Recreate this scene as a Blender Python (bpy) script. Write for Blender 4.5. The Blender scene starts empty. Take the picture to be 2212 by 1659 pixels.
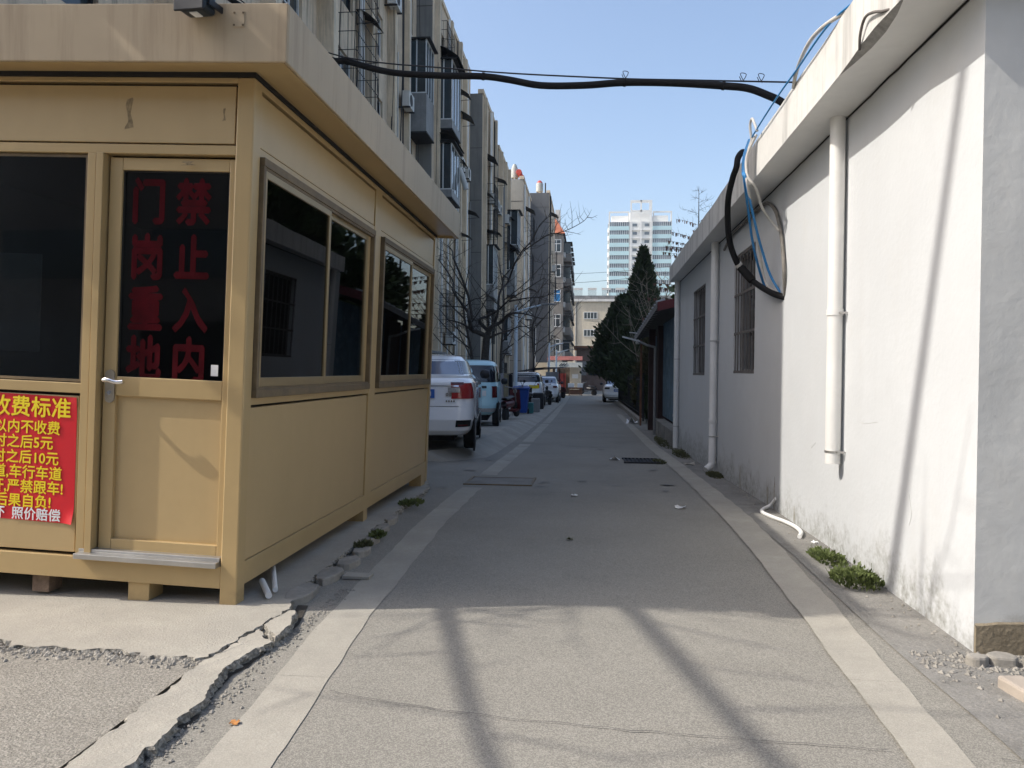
import bpy, bmesh, math, random
import numpy as np
from mathutils import Vector, Matrix, noise as mnoise
R = math.radians
rnd = random.Random(7)
scene = bpy.context.scene
COL = scene.collection

# ------------------------------------------------------------------ camera
cam_data = bpy.data.cameras.new('camera'); cam = bpy.data.objects.new('camera', cam_data); COL.objects.link(cam)
cam_data.sensor_width = 36.0; cam_data.lens = 36.0*1661/2212
cam_data.clip_start = 0.05; cam_data.clip_end = 3000
YAW, PITCH, ROLL = R(5.664), R(0.995), 0.009
fwd = Vector((-math.sin(YAW)*math.cos(PITCH), math.cos(YAW)*math.cos(PITCH), -math.sin(PITCH)))
r0 = Vector((math.cos(YAW), math.sin(YAW), 0)); u0 = r0.cross(fwd)
rt = r0*math.cos(ROLL)+u0*math.sin(ROLL); upv = -r0*math.sin(ROLL)+u0*math.cos(ROLL)
cam.matrix_world = Matrix(((rt.x, upv.x, -fwd.x, 0), (rt.y, upv.y, -fwd.y, 0), (rt.z, upv.z, -fwd.z, 1.3), (0, 0, 0, 1)))
scene.camera = cam

# ------------------------------------------------------------------ sky and sun
SUN_DIR = Vector((1.0, 0.215, -1.02)).normalized()          # the way the light travels
ELEV = math.asin(-SUN_DIR.z); AZ = math.atan2(-SUN_DIR.x, -SUN_DIR.y)
world = bpy.data.worlds.new('World'); scene.world = world; world.use_nodes = True
wn = world.node_tree.nodes; wl = world.node_tree.links
sky = wn.new('ShaderNodeTexSky'); sky.sky_type = 'NISHITA'; sky.sun_disc = False
sky.sun_elevation = ELEV; sky.sun_rotation = AZ % (2*math.pi)
sky.altitude = 50; sky.air_density = 1.0; sky.dust_density = 3.2; sky.ozone_density = 1.0
bg = wn['Background']; bg.inputs['Strength'].default_value = 0.15
wl.new(sky.outputs[0], bg.inputs['Color'])
sun_data = bpy.data.lights.new('sun', 'SUN'); sun_data.energy = 2.55; sun_data.angle = R(0.55); sun_data.color = (1.0, 0.945, 0.86)
sun = bpy.data.objects.new('sun', sun_data); COL.objects.link(sun)
sun.rotation_euler = SUN_DIR.to_track_quat('-Z', 'Y').to_euler()
sun.location = (-20, -4, 20)
scene.view_settings.view_transform = 'Standard'; scene.view_settings.look = 'None'
scene.view_settings.exposure = 0.79; scene.view_settings.gamma = 1.0; scene.view_settings.use_curve_mapping = False
scene.cycles.use_denoising = True
scene.cycles.max_bounces = 8; scene.cycles.diffuse_bounces = 5

# ------------------------------------------------------------------ helpers
ORG = {}
def gz(y):                                                   # the lane falls gently away from the booth
    return float(np.interp(y, [-1000, 6, 8, 11, 16, 27, 46, 50, 10000], [0, 0, -.03, -.12, -.27, -.42, -.6, -.62, -.62]))
def tag(o, label=None, cat=None, group=None, kind=None):
    if label: o['label'] = label
    if cat: o['category'] = cat
    if group: o['group'] = group
    if kind: o['kind'] = kind
    return o
def thing(name, label, cat, loc=(0, 0, 0), rot=(0, 0, 0), group=None):
    o = bpy.data.objects.new(name, None); COL.objects.link(o); o.location = loc; o.rotation_euler = rot
    o.empty_display_size = .2; ORG[o.name] = Vector(loc)
    return tag(o, label, cat, group)
def copy_tree(o, parent=None):
    c = o.copy(); COL.objects.link(c); c.parent = parent
    ORG[c.name] = ORG.get(o.name, Vector((0, 0, 0)))
    for ch in list(o.children): copy_tree(ch, c)
    return c

class MB:
    """collects faces for ONE mesh object"""
    def __init__(s): s.v = []; s.f = []; s.sm = []
    def quad(s, a, b, c, d, smooth=False):
        i = len(s.v); s.v += [tuple(a), tuple(b), tuple(c), tuple(d)]; s.f.append((i, i+1, i+2, i+3)); s.sm.append(smooth); return s
    def tri(s, a, b, c):
        i = len(s.v); s.v += [tuple(a), tuple(b), tuple(c)]; s.f.append((i, i+1, i+2)); s.sm.append(False); return s
    def box(s, x0, x1, y0, y1, z0, z1):
        i = len(s.v)
        s.v += [(x0, y0, z0), (x1, y0, z0), (x1, y1, z0), (x0, y1, z0), (x0, y0, z1), (x1, y0, z1), (x1, y1, z1), (x0, y1, z1)]
        for f in ((0, 3, 2, 1), (4, 5, 6, 7), (0, 1, 5, 4), (1, 2, 6, 5), (2, 3, 7, 6), (3, 0, 4, 7)):
            s.f.append(tuple(i+k for k in f)); s.sm.append(False)
        return s
    def bar(s, a, b, w, h=None):                             # square bar between two points
        a = Vector(a); b = Vector(b); h = h or w; d = (b-a).normalized()
        u = d.cross(Vector((0, 0, 1)) if abs(d.z) < .9 else Vector((0, 1, 0))).normalized(); v = u.cross(d)
        i = len(s.v)
        for p in (a, b):
            for q in ((-1, -1), (1, -1), (1, 1), (-1, 1)): s.v.append(tuple(p+u*q[0]*w/2+v*q[1]*h/2))
        for f in ((0, 1, 2, 3), (7, 6, 5, 4), (0, 4, 5, 1), (1, 5, 6, 2), (2, 6, 7, 3), (3, 7, 4, 0)):
            s.f.append(tuple(i+k for k in f)); s.sm.append(False)
        return s
    def tube(s, pts, r, n=8, cap=True, r2=None):
        pts = [Vector(p) for p in pts]; m = len(pts); prev = None; i0 = len(s.v)
        for k, p in enumerate(pts):
            d = (pts[min(k+1, m-1)]-pts[max(k-1, 0)]).normalized()
            if prev is None: u = d.cross(Vector((0, 0, 1)) if abs(d.z) < .9 else Vector((0, 1, 0))).normalized()
            else:
                u = prev-d*prev.dot(d); u = u.normalized() if u.length > 1e-6 else d.orthogonal().normalized()
            prev = u; w = d.cross(u)
            rr = r[k] if isinstance(r, (list, tuple)) else (r if r2 is None else r+(r2-r)*k/(m-1))
            for j in range(n):
                a = 2*math.pi*j/n; s.v.append(tuple(p+u*math.cos(a)*rr+w*math.sin(a)*rr))
        for k in range(m-1):
            for j in range(n):
                a = i0+k*n+j; b = i0+k*n+(j+1) % n; s.f.append((a, b, b+n, a+n)); s.sm.append(True)
        if cap:
            s._cap(i0, n, True); s._cap(i0+(m-1)*n, n, False)
        return s
    def _cap(s, i, n, rev):
        k = len(s.v); s.v += s.v[i:i+n]; r = range(n); s.f.append(tuple(k+j for j in (reversed(r) if rev else r))); s.sm.append(False)
    def lathe(s, prof, c=(0, 0, 0), axis='z', n=24, smooth=True):
        i0 = len(s.v); c = Vector(c)
        for (r, h) in prof:
            for j in range(n):
                a = 2*math.pi*j/n; x, y = r*math.cos(a), r*math.sin(a)
                p = {'z': (x, y, h), 'x': (h, x, y), 'y': (x, h, -y)}[axis]
                s.v.append(tuple(c+Vector(p)))
        for k in range(len(prof)-1):
            for j in range(n):
                a = i0+k*n+j; b = i0+k*n+(j+1) % n; s.f.append((a, b, b+n, a+n)); s.sm.append(smooth)
        s._cap(i0, n, True); s._cap(i0+(len(prof)-1)*n, n, False)
        return s
    def poly(s, pts, z0, z1):                                # plan outline (ccw) extruded from z0 to z1 (numbers or functions of x,y)
        fz = lambda z, p: z(p[0], p[1]) if callable(z) else z
        n = len(pts); i = len(s.v)
        s.v += [(p[0], p[1], fz(z0, p)) for p in pts]+[(p[0], p[1], fz(z1, p)) for p in pts]
        s.f.append(tuple(i+n+k for k in range(n))); s.sm.append(False)
        s.f.append(tuple(i+k for k in reversed(range(n)))); s.sm.append(False)
        for k in range(n):
            s.f.append((i+k, i+(k+1) % n, i+n+(k+1) % n, i+n+k)); s.sm.append(False)
        return s
    def grid(s, fn, nu, nv, smooth=True):
        i = len(s.v)
        for a in range(nu+1):
            for b in range(nv+1): s.v.append(tuple(fn(a/nu, b/nv)))
        for a in range(nu):
            for b in range(nv):
                k = i+a*(nv+1)+b; s.f.append((k, k+nv+1, k+nv+2, k+1)); s.sm.append(smooth)
        return s
    def mesh(s, name, origin=Vector((0, 0, 0))):
        me = bpy.data.meshes.new(name)
        me.from_pydata([(p[0]-origin.x, p[1]-origin.y, p[2]-origin.z) for p in s.v], [], s.f)
        me.polygons.foreach_set('use_smooth', s.sm); me.update(); return me
    def build(s, name, m, parent=None, world=True, label=None, cat=None, group=None, kind=None, bevel=0, origin=None):
        """world=True: coordinates are world metres; the mesh is stored relative to its thing's base"""
        org = Vector((0, 0, 0))
        if parent is not None: org = ORG.get(parent.name, org) if world else org
        elif origin is not None: org = Vector(origin)
        me = s.mesh(name, org); me.materials.append(m)
        o = bpy.data.objects.new(name, me); COL.objects.link(o)
        if parent is not None: o.parent = parent; ORG[o.name] = ORG.get(parent.name, Vector((0, 0, 0)))
        else: o.location = org; ORG[o.name] = org
        if bevel:
            b = o.modifiers.new('bevel', 'BEVEL'); b.width = bevel; b.segments = 2; b.limit_method = 'ANGLE'; b.angle_limit = R(40)
        return tag(o, label, cat, group, kind)
def fbm(x, y, s=1.0, seed=0.0): return mnoise.fractal(Vector((x*s+seed, y*s, seed*.37)), 1.0, 2.0, 4)
def smooth_path(pts, per=6):
    P = [Vector(p) for p in pts]; out = []
    for k in range(len(P)-1):
        a, b, c, d = P[max(k-1, 0)], P[k], P[k+1], P[min(k+2, len(P)-1)]
        for i in range(per):
            t = i/per; out.append(.5*((2*b)+(c-a)*t+(2*a-5*b+4*c-d)*t*t+(3*b-a-3*c+d)*t**3))
    out.append(P[-1]); return out

# ------------------------------------------------------------------ materials
def mat(name, col, rough=.8, var=.12, scale=2.0, bump=0.0, bscale=60, metal=0.0, spec=.4, streak=0.0, streak_col=(.03, .03, .028),
        spot=0.0, spot_col=(.1, .1, .1), spot_scale=4, base_dirt=None, speck=0.0, speck_scale=150, speck_lo=.35, speck_hi=1.9, coat=0.0, alpha=1.0, trans=0.0, bdist=.004, spot_lo=.52, streak_scale=5.0):
    m = bpy.data.materials.new(name); m.use_nodes = True; nt = m.node_tree; N = nt.nodes; L = nt.links
    b = N['Principled BSDF']; b.inputs['Roughness'].default_value = rough; b.inputs['Metallic'].default_value = metal
    b.inputs['Specular IOR Level'].default_value = spec; b.inputs['Coat Weight'].default_value = coat
    if coat: b.inputs['Coat Roughness'].default_value = .05
    if trans: b.inputs['Transmission Weight'].default_value = trans
    if alpha < 1: b.inputs['Alpha'].default_value = alpha
    tc = N.new('ShaderNodeTexCoord'); geo = N.new('ShaderNodeNewGeometry'); P = geo.outputs['Position']
    if not (var or streak or spot or speck or bump or base_dirt):
        b.inputs['Base Color'].default_value = (*col, 1); return m
    def noisetex(sc, detail=4, vec=None, rough=.6):
        n = N.new('ShaderNodeTexNoise'); n.inputs['Scale'].default_value = sc; n.inputs['Detail'].default_value = detail; n.inputs['Roughness'].default_value = rough
        L.new(vec or P, n.inputs['Vector']); return n.outputs['Fac']
    def ramp(fac, lo, hi):
        r = N.new('ShaderNodeMapRange'); r.inputs['From Min'].default_value = lo; r.inputs['From Max'].default_value = hi; r.clamp = True
        L.new(fac, r.inputs['Value']); return r.outputs['Result']
    def mul(a, c):
        n = N.new('ShaderNodeMath'); n.operation = 'MULTIPLY'; n.use_clamp = True
        L.new(a, n.inputs[0])
        if isinstance(c, (int, float)): n.inputs[1].default_value = c
        else: L.new(c, n.inputs[1])
        return n.outputs[0]
    def mix(fac, A, B, mode='MIX'):
        n = N.new('ShaderNodeMix'); n.data_type = 'RGBA'; n.blend_type = mode
        if isinstance(fac, float): n.inputs['Factor'].default_value = fac
        else: L.new(fac, n.inputs['Factor'])
        for v, s in ((A, n.inputs['A']), (B, n.inputs['B'])):
            if isinstance(v, tuple): s.default_value = (*v[:3], 1)
            else: L.new(v, s)
        return n.outputs['Result']
    lo = tuple(max(0, c*(1-var*1.6)) for c in col); hi = tuple(min(1, c*(1+var*1.6)) for c in col)
    c = mix(ramp(noisetex(scale, 6), .3, .7), lo, hi)
    if var: c = mix(ramp(noisetex(scale*7.3, 4), .3, .7), c, mix(.6, c, tuple(x*(1-var*1.2) for x in col)))
    if speck:
        vo = N.new('ShaderNodeTexVoronoi'); vo.inputs['Scale'].default_value = speck_scale; L.new(P, vo.inputs['Vector'])
        sp = N.new('ShaderNodeSeparateColor'); L.new(vo.outputs['Color'], sp.inputs[0])
        a = mix(ramp(sp.outputs[0], .2, 1.0), tuple(x*speck_lo for x in col), tuple(min(1, x*speck_hi) for x in col))
        c = mix(float(speck), c, a)
    if streak:
        mp = N.new('ShaderNodeMapping'); mp.inputs['Scale'].default_value = (1, 1, .06); L.new(P, mp.inputs['Vector'])
        s1 = ramp(noisetex(streak_scale, 6, mp.outputs[0], .7), .5, .72)
        c = mix(mul(s1, streak), c, streak_col)
    if spot:
        s2 = ramp(noisetex(spot_scale, 8, None, .72), spot_lo, spot_lo+.16)
        c = mix(mul(s2, spot), c, spot_col)
    if base_dirt:                                             # splash dirt and moss low on a wall: (height, strength, colour)
        sx = N.new('ShaderNodeSeparateXYZ'); L.new(P, sx.inputs[0])
        h, st, dc = base_dirt
        add = N.new('ShaderNodeMath'); add.operation = 'MULTIPLY_ADD'; L.new(noisetex(3.2, 8, None, .75), add.inputs[0]); add.inputs[1].default_value = -h*2.6; L.new(sx.outputs['Z'], add.inputs[2])
        g = N.new('ShaderNodeMapRange'); g.inputs['From Min'].default_value = -.75*h; g.inputs['From Max'].default_value = -1.35*h; g.clamp = True
        L.new(add.outputs[0], g.inputs['Value'])
        c = mix(mul(mul(g.outputs['Result'], ramp(noisetex(22, 6), .3, .7)), st), c, dc)
    L.new(c, b.inputs['Base Color'])
    if bump:
        bp = N.new('ShaderNodeBump'); bp.inputs['Strength'].default_value = bump; bp.inputs['Distance'].default_value = bdist
        L.new(noisetex(bscale, 6), bp.inputs['Height']); L.new(bp.outputs['Normal'], b.inputs['Normal'])
    return m

A = {}
A['asphalt'] = mat('asphalt', (.248, .234, .202), .9, .11, .7, .55, 160, speck=.36, speck_scale=240, spot=.40, spot_col=(.160, .150, .131), spot_scale=.8, bdist=.004, spot_lo=.54)
A['asphalt_rough'] = mat('asphalt_rough', (.275, .256, .22), .95, .14, 1.4, .9, 80, speck=.38, speck_scale=170, bdist=.010, spot=.4, spot_col=(.16, .15, .13), spot_scale=2)
A['band'] = mat('road_band_concrete', (.352, .329, .280), .9, .13, 1.6, .5, 130, spot=.35, spot_col=(.29, .27, .23), spot_scale=3, speck=.12, speck_scale=260)
A['slab'] = mat('slab_concrete', (.36, .335, .285), .95, .15, 1.1, .7, 95, spot=.3, spot_col=(.23, .215, .19), spot_scale=5, speck=.10, speck_scale=220, bdist=.006)
A['verge'] = mat('verge_dirt_concrete', (.23, .22, .20), .95, .2, 1.5, .9, 45, spot=.6, spot_col=(.12, .113, .098), spot_scale=2.2, speck=.2, speck_scale=190, bdist=.008)
A['ground'] = mat('far_ground', (.2, .19, .17), .95, .2, .6, .4, 20)
A['stone'] = mat('stone', (.30, .28, .245), .95, .2, 6, .8, 60, spot=.3, spot_col=(.16, .15, .13), spot_scale=14)
A['wall_white'] = mat('white_plaster', (.575, .59, .60), .85, .035, .8, .35, 26, streak=.10, streak_col=(.45, .43, .40), spot=.25, spot_col=(.56, .54, .50), spot_scale=1.1, base_dirt=(.50, .9, (.20, .195, .165)), bdist=.006, spot_lo=.55)
A['wall_end'] = mat('grey_plaster', (.54, .545, .525), .9, .05, 1.2, .5, 16, spot=.3, spot_col=(.46, .45, .42), spot_scale=2.2, base_dirt=(.34, .95, (.22, .18, .12)), bdist=.006)
A['eave'] = mat('eave_plaster', (.66, .65, .62), .9, .08, 1.5, .5, 18, streak=.65, streak_col=(.20, .195, .185), spot=.3, spot_col=(.42, .41, .39), spot_scale=2.5)
A['soffit'] = mat('soffit_plaster', (.74, .73, .70), .9, .05, 1.5, .3, 20)
A['chip'] = mat('broken_concrete', (.33, .32, .30), .95, .25, 14, 1, 60)
A['pvc'] = mat('white_pvc', (.76, .75, .72), .45, .05, 2, spot=.2, spot_col=(.55, .52, .46), spot_scale=6)
A['grille'] = mat('rusty_grille', (.15, .135, .125), .75, .25, 9)
A['glass_dark'] = mat('dark_glass', (.010, .012, .014), .03, 0, spec=.5)
A['glass_far'] = mat('window_glass', (.035, .05, .06), .08, .3, .6, spec=.6)
def arch_glass(name, tint):
    m = bpy.data.materials.new(name); m.use_nodes = True; nt = m.node_tree; N = nt.nodes; L = nt.links; N.remove(N['Principled BSDF'])
    tr = N.new('ShaderNodeBsdfTransparent'); tr.inputs[0].default_value = (*tint, 1); gl = N.new('ShaderNodeBsdfGlossy'); gl.inputs['Roughness'].default_value = .015
    fr = N.new('ShaderNodeFresnel'); fr.inputs['IOR'].default_value = 1.52; mx = N.new('ShaderNodeMixShader')
    L.new(fr.outputs[0], mx.inputs[0]); L.new(tr.outputs[0], mx.inputs[1]); L.new(gl.outputs[0], mx.inputs[2]); L.new(mx.outputs[0], N['Material Output'].inputs['Surface']); return m
A['glass_booth'] = arch_glass('booth_glass', (.42, .45, .47))
A['booth'] = mat('champagne_aluminium', (.47, .337, .162), .34, .06, .9, .06, 30, base_dirt=(.20, .6, (.20, .145, .085)), metal=.1, spec=.45, streak=.16, streak_col=(.36, .25, .11), bdist=.002)
A['booth_panel'] = mat('champagne_panel', (.49, .355, .178), .36, .05, .7, .08, 6, metal=.08, spec=.45, streak=.14, streak_col=(.36, .255, .115), spot=.12, spot_col=(.40, .28, .13), spot_scale=8, bdist=.004, base_dirt=(.28, .45, (.16, .125, .08)))
A['fascia'] = mat('champagne_fascia', (.43, .335, .215), .55, .05, .7, .05, 6, metal=.05, spec=.4, streak=.75, streak_scale=9, streak_col=(.28, .205, .125), bdist=.004)
A['booth_dark'] = mat('booth_shadow_gap', (.012, .011, .010), .8, 0)
A['sash'] = mat('bronze_window_frame', (.36, .27, .145), .38, .05, 2, metal=.45)
A['seal'] = mat('grey_weather_strip', (.165, .120, .066), .6, .2, 6)
A['chrome'] = mat('chrome', (.75, .75, .76), .12, 0, metal=1)
A['alu'] = mat('aluminium_sill', (.50, .49, .47), .35, .08, 5, metal=.8)
A['black_plastic'] = mat('black_plastic', (.012, .013, .016), .45, 0)
A['rubber'] = mat('black_rubber', (.010, .010, .011), .75, .2, 8, bump=.1, bscale=60, spec=.2)
A['navy_plastic'] = mat('floodlight_housing', (.012, .022, .032), .4, .2, 8)
A['cable_blue'] = mat('blue_cable', (.03, .20, .46), .5, .05, 5)
A['cable_white'] = mat('white_cable', (.55, .53, .49), .6, .1, 9)
A['cable_grey'] = mat('taped_cable', (.20, .185, .165), .8, .3, 15)
A['hose'] = mat('white_hose', (.78, .77, .74), .5, .05, 5)
A['poster'] = mat('red_poster', (.60, .012, .022), .35, .05, 2, spec=.5)
A['yellow_ink'] = mat('yellow_print', (.86, .66, .02), .5, .03, 3)
A['white_ink'] = mat('white_print', (.80, .80, .80), .5, .03, 3)
A['red_ink'] = mat('red_film_letters', (.060, .003, .006), .7, .3, 9, spec=.05)
A['paper'] = mat('paper', (.78, .78, .76), .8, .05, 20)
A['weed'] = mat('weed_leaf', (.105, .135, .038), .7, .3, 40)
A['weed_dry'] = mat('weed_dry', (.10, .105, .045), .8, .35, 40)
A['bark'] = mat('bark', (.060, .050, .042), .95, .3, 14, 1, 40)
A['bark_pale'] = mat('pale_bark', (.26, .22, .17), .95, .25, 10, .6, 40)
A['conifer'] = mat('conifer_needles', (.045, .066, .026), .85, .35, 3)
A['conifer_brown'] = mat('conifer_brown', (.085, .078, .034), .85, .35, 3)
A['leaf'] = mat('evergreen_leaf', (.055, .085, .025), .5, .3, 6)
A['larch'] = mat('dry_cones', (.16, .09, .065), .9, .3, 6)

# ------------------------------------------------------------------ the ground
def sheet(name, xs, y0, y1, m, dz, n=60, jag=0.0, kind='structure'):
    """sheet following the fall of the lane; xs = (x_left, x_right) or functions of y"""
    b = MB(); f0, f1 = [(x if callable(x) else (lambda y, x=x: x)) for x in xs]
    ys = sorted(set([y0+(y1-y0)*i/n for i in range(n+1)]+[k for k in (6, 8, 11, 16, 27, 46, 50) if y0 < k < y1]))
    for i in range(len(ys)-1):
        a, c = ys[i], ys[i+1]
        jl = lambda y: f0(y)+(fbm(y*2.1, 3.3, 1, 1.7)*jag); jr = lambda y: f1(y)+(fbm(y*2.3, 9.1, 1, 5.2)*jag)
        b.quad((jl(a), a, gz(a)+dz), (jr(a), a, gz(a)+dz), (jr(c), c, gz(c)+dz), (jl(c), c, gz(c)+dz))
    return b.build(name, m, kind=kind)
g = MB(); ys = [-60, -20, 0, 6, 8, 11, 16, 27, 46, 50, 90, 200, 500, 1500]
for a, c in zip(ys, ys[1:]): g.quad((-900, a, gz(a)-.06), (900, a, gz(a)-.06), (900, c, gz(c)-.06), (-900, c, gz(c)-.06))
g.build('ground', A['ground'], kind='structure')
sheet('road', (-9.0, 1.62), -14, 130, A['asphalt'], 0.0)
sheet('verge', (lambda y: 1.46, lambda y: 2.6 if y < 3.7 else 1.9), -8, 60, A['verge'], .006, 160, .035)
sheet('asphalt_patch', (-9, -1.66), -6, 3.3, A['asphalt_rough'], .024, 40)
LB = lambda y: float(np.interp(y, [2, 2.4, 3.84, 6.4, 30, 60], [-1.24, -1.255, -1.345, -1.43, -1.47, -1.6]))
RB = lambda y: float(np.interp(y, [2, 2.4, 3.9, 6.4, 30, 60], [-1.0, -1.015, -1.125, -1.20, -1.22, -1.38]))
for (a, c) in ((-4, 1.72), (1.722, 3.12), (3.122, 4.6), (4.602, 8.75), (10.15, 16.4), (17.0, 24.5), (24.9, 60)):
    sheet('road_band', (LB, RB), a, c, A['band'], .0035, max(14, int((c-a)*14)), .016)
for (a, c) in ((-4, 1.9), (1.902, 3.35), (3.352, 7.6), (7.602, 12.6), (12.602, 32.0)):
    sheet('road_band', (lambda y: float(np.interp(y, [2, 2.64, 3.3, 4.4, 7, 12.6, 32], [1.05, 1.08, 1.11, 1.16, 1.22, 1.26, 1.16])), lambda y: float(np.interp(y, [2, 2.64, 3.3, 4.4, 7, 12.6, 32], [1.23, 1.28, 1.32, 1.38, 1.475, 1.50, 1.36]))), a, c, A['band'], .009, max(14, int((c-a)*14)), .016)

def jagged(pts, step=.05, amp=.012, seed=0):
    out = []
    for i, p in enumerate(pts):
        q = pts[(i+1) % len(pts)]; n = max(1, int(math.hypot(q[0]-p[0], q[1]-p[1])/step))
        for k in range(n):
            t = k/n; x = p[0]+(q[0]-p[0])*t; y = p[1]+(q[1]-p[1])*t
            out.append((x+fbm(x, y, 7, seed)*amp*1.3+fbm(x, y, 31, seed)*amp*.7, y+fbm(y, x, 7, seed+9)*amp*1.3+fbm(y, x, 31, seed+9)*amp*.7))
    return out
# concrete pad under the booth, its broken edge strip and the raised parking strip
A['fracture'] = mat('fractured_concrete', (.30, .28, .24), .95, .3, 22, 1, 70, speck=.45, speck_scale=90, bdist=.012)
def rough_slab(name, outline, ztop, zbot, parent=None, kind=None, rough=.012, seed=0):
    """flat concrete top with a ragged, broken side face"""
    fz = ztop if callable(ztop) else (lambda x, y: ztop)
    b = MB(); i = len(b.v); b.v += [(p[0], p[1], fz(*p)) for p in outline]; b.f.append(tuple(range(i, i+len(outline)))); b.sm.append(False)
    o = b.build(name, A['slab'], parent, kind=kind)
    s = MB(); n = len(outline); rows = 4; rq = random.Random(seed)
    for r in range(rows+1):
        for k, p in enumerate(outline):
            a, c = outline[k-1], outline[(k+1) % n]; nx, ny = c[1]-a[1], -(c[0]-a[0]); l = math.hypot(nx, ny) or 1
            d = 0 if r == 0 else rq.uniform(-.35, 1)*rough*(1+.3*r); z = fz(*p)+(zbot-fz(*p))*r/rows+(rq.uniform(-.3, .3)*(fz(*p)-zbot)/rows if 0 < r < rows else 0)
            s.v.append((p[0]+nx/l*d, p[1]+ny/l*d, z))
    for r in range(rows):
        for k in range(n):
            a = r*n+k; c = r*n+(k+1) % n; s.f.append((a, a+n, c+n, c)); s.sm.append(False)
    s.build('broken_edge', A['fracture'], o); return o
pav = rough_slab('pavement', jagged([(-1.64, 3.17), (-1.60, 3.62), (-1.55, 3.86), (-1.64, 4.3), (-1.66, 5.35), (-1.74, 8.2), (-1.95, 9.3), (-9, 9.3), (-9, 3.36), (-2.72, 3.25), (-2.1, 3.20)], .022, .024, 3), lambda x, y: .040+.006*fbm(x, y, 1.2)+min(0, gz(y)), -.03, kind='structure', seed=1)
SP = jagged([(-1.66, 1.2), (-1.46, 1.2), (-1.445, 2.34), (-1.45, 2.67), (-1.50, 3.1), (-1.455, 3.42), (-1.58, 3.58), (-1.625, 3.15), (-1.63, 2.66)], .018, .020, 8)
rough_slab('slab_piece', SP, lambda x, y: .038+.006*fbm(x, y, 2.2), -.02, pav, seed=2)
rough_slab('slab_piece', jagged([(-1.565, 3.61), (-1.44, 3.46), (-1.45, 3.66), (-1.50, 3.84), (-1.535, 3.83)], .018, .012, 5), .046, -.02, pav, seed=3)
# dark earth strip along the broken edge, with the gap's shadow painted in
A['soil_shade'] = mat('gap_soil_shade', (.045, .040, .033), .95, .3, 20, 1, 60)
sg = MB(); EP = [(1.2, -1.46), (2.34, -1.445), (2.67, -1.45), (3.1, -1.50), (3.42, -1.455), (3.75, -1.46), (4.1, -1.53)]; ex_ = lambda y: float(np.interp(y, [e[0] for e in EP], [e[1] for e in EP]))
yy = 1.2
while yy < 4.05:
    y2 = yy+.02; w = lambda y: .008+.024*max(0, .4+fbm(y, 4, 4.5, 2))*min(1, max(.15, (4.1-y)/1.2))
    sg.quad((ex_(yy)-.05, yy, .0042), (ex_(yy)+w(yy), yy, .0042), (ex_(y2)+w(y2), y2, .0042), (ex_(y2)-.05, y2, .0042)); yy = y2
sg.build('edge_gap', A['soil_shade'], kind='structure')
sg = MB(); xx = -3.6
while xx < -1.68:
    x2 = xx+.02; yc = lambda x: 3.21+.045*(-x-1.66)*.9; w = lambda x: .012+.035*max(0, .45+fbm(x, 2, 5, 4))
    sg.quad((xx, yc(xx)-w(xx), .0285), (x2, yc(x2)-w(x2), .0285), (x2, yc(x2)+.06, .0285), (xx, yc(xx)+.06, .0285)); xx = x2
sg.build('edge_gap', A['soil_shade'], kind='structure')
for k, (x, y, a, b_) in enumerate([(-1.60, 4.20, .075, .17), (-1.585, 4.60, .07, .15), (-1.565, 4.93, .065, .13), (-1.57, 5.24, .055, .12), (-1.60, 5.62, .05, .12), (-1.63, 6.0, .05, .14), (-1.655, 6.4, .045, .15)]):
    s = MB(); pl = [(x+a*math.cos(t)*(1+.25*fbm(math.cos(t), math.sin(t), 1.5, k)), y+b_*math.sin(t)*(1+.3*fbm(math.cos(t), math.sin(t), 1.5, k+4))) for t in [2*math.pi*i/14 for i in range(14)]]
    s.poly(pl, -.03, lambda px, py: .045+.008*fbm(px, py, 6, k)); s.build('edge_stone', A['stone'], pav, bevel=.008)
def pz(y): return gz(y)+float(np.interp(y, [11, 11.9, 14, 20, 27, 60], [.12, .15, .19, .19, .09, .05]))
ps = MB(); ysl = [12.1+(60-12.1)*i/60 for i in range(61)]
edge = lambda y: float(np.interp(y, [12.1, 12.4, 13.0, 22, 60], [-2.55, -2.25, -2.08, -2.0, -1.9]))+.02*fbm(y, 2, 2.5)
for a, c in zip(ysl, ysl[1:]):
    ps.quad((-9, a, pz(a)), (edge(a), a, pz(a)), (edge(c), c, pz(c)), (-9, c, pz(c)))
    ps.quad((edge(a), a, pz(a)), (edge(a)+.42, a, gz(a)-.01), (edge(c)+.42, c, gz(c)-.01), (edge(c), c, pz(c)))
ps.quad((-9, 12.1, pz(12.1)), (-9, 11.95, gz(12)-.03), (edge(12.1)+.3, 11.95, gz(12)-.03), (edge(12.1), 12.1, pz(12.1)))
ps.tri((edge(12.1), 12.1, pz(12.1)), (edge(12.1)+.3, 11.95, gz(12)-.03), (edge(12.1)+.42, 12.1, gz(12.1)-.01))
ps.build('parking_strip', A['slab'], kind='structure')
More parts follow.
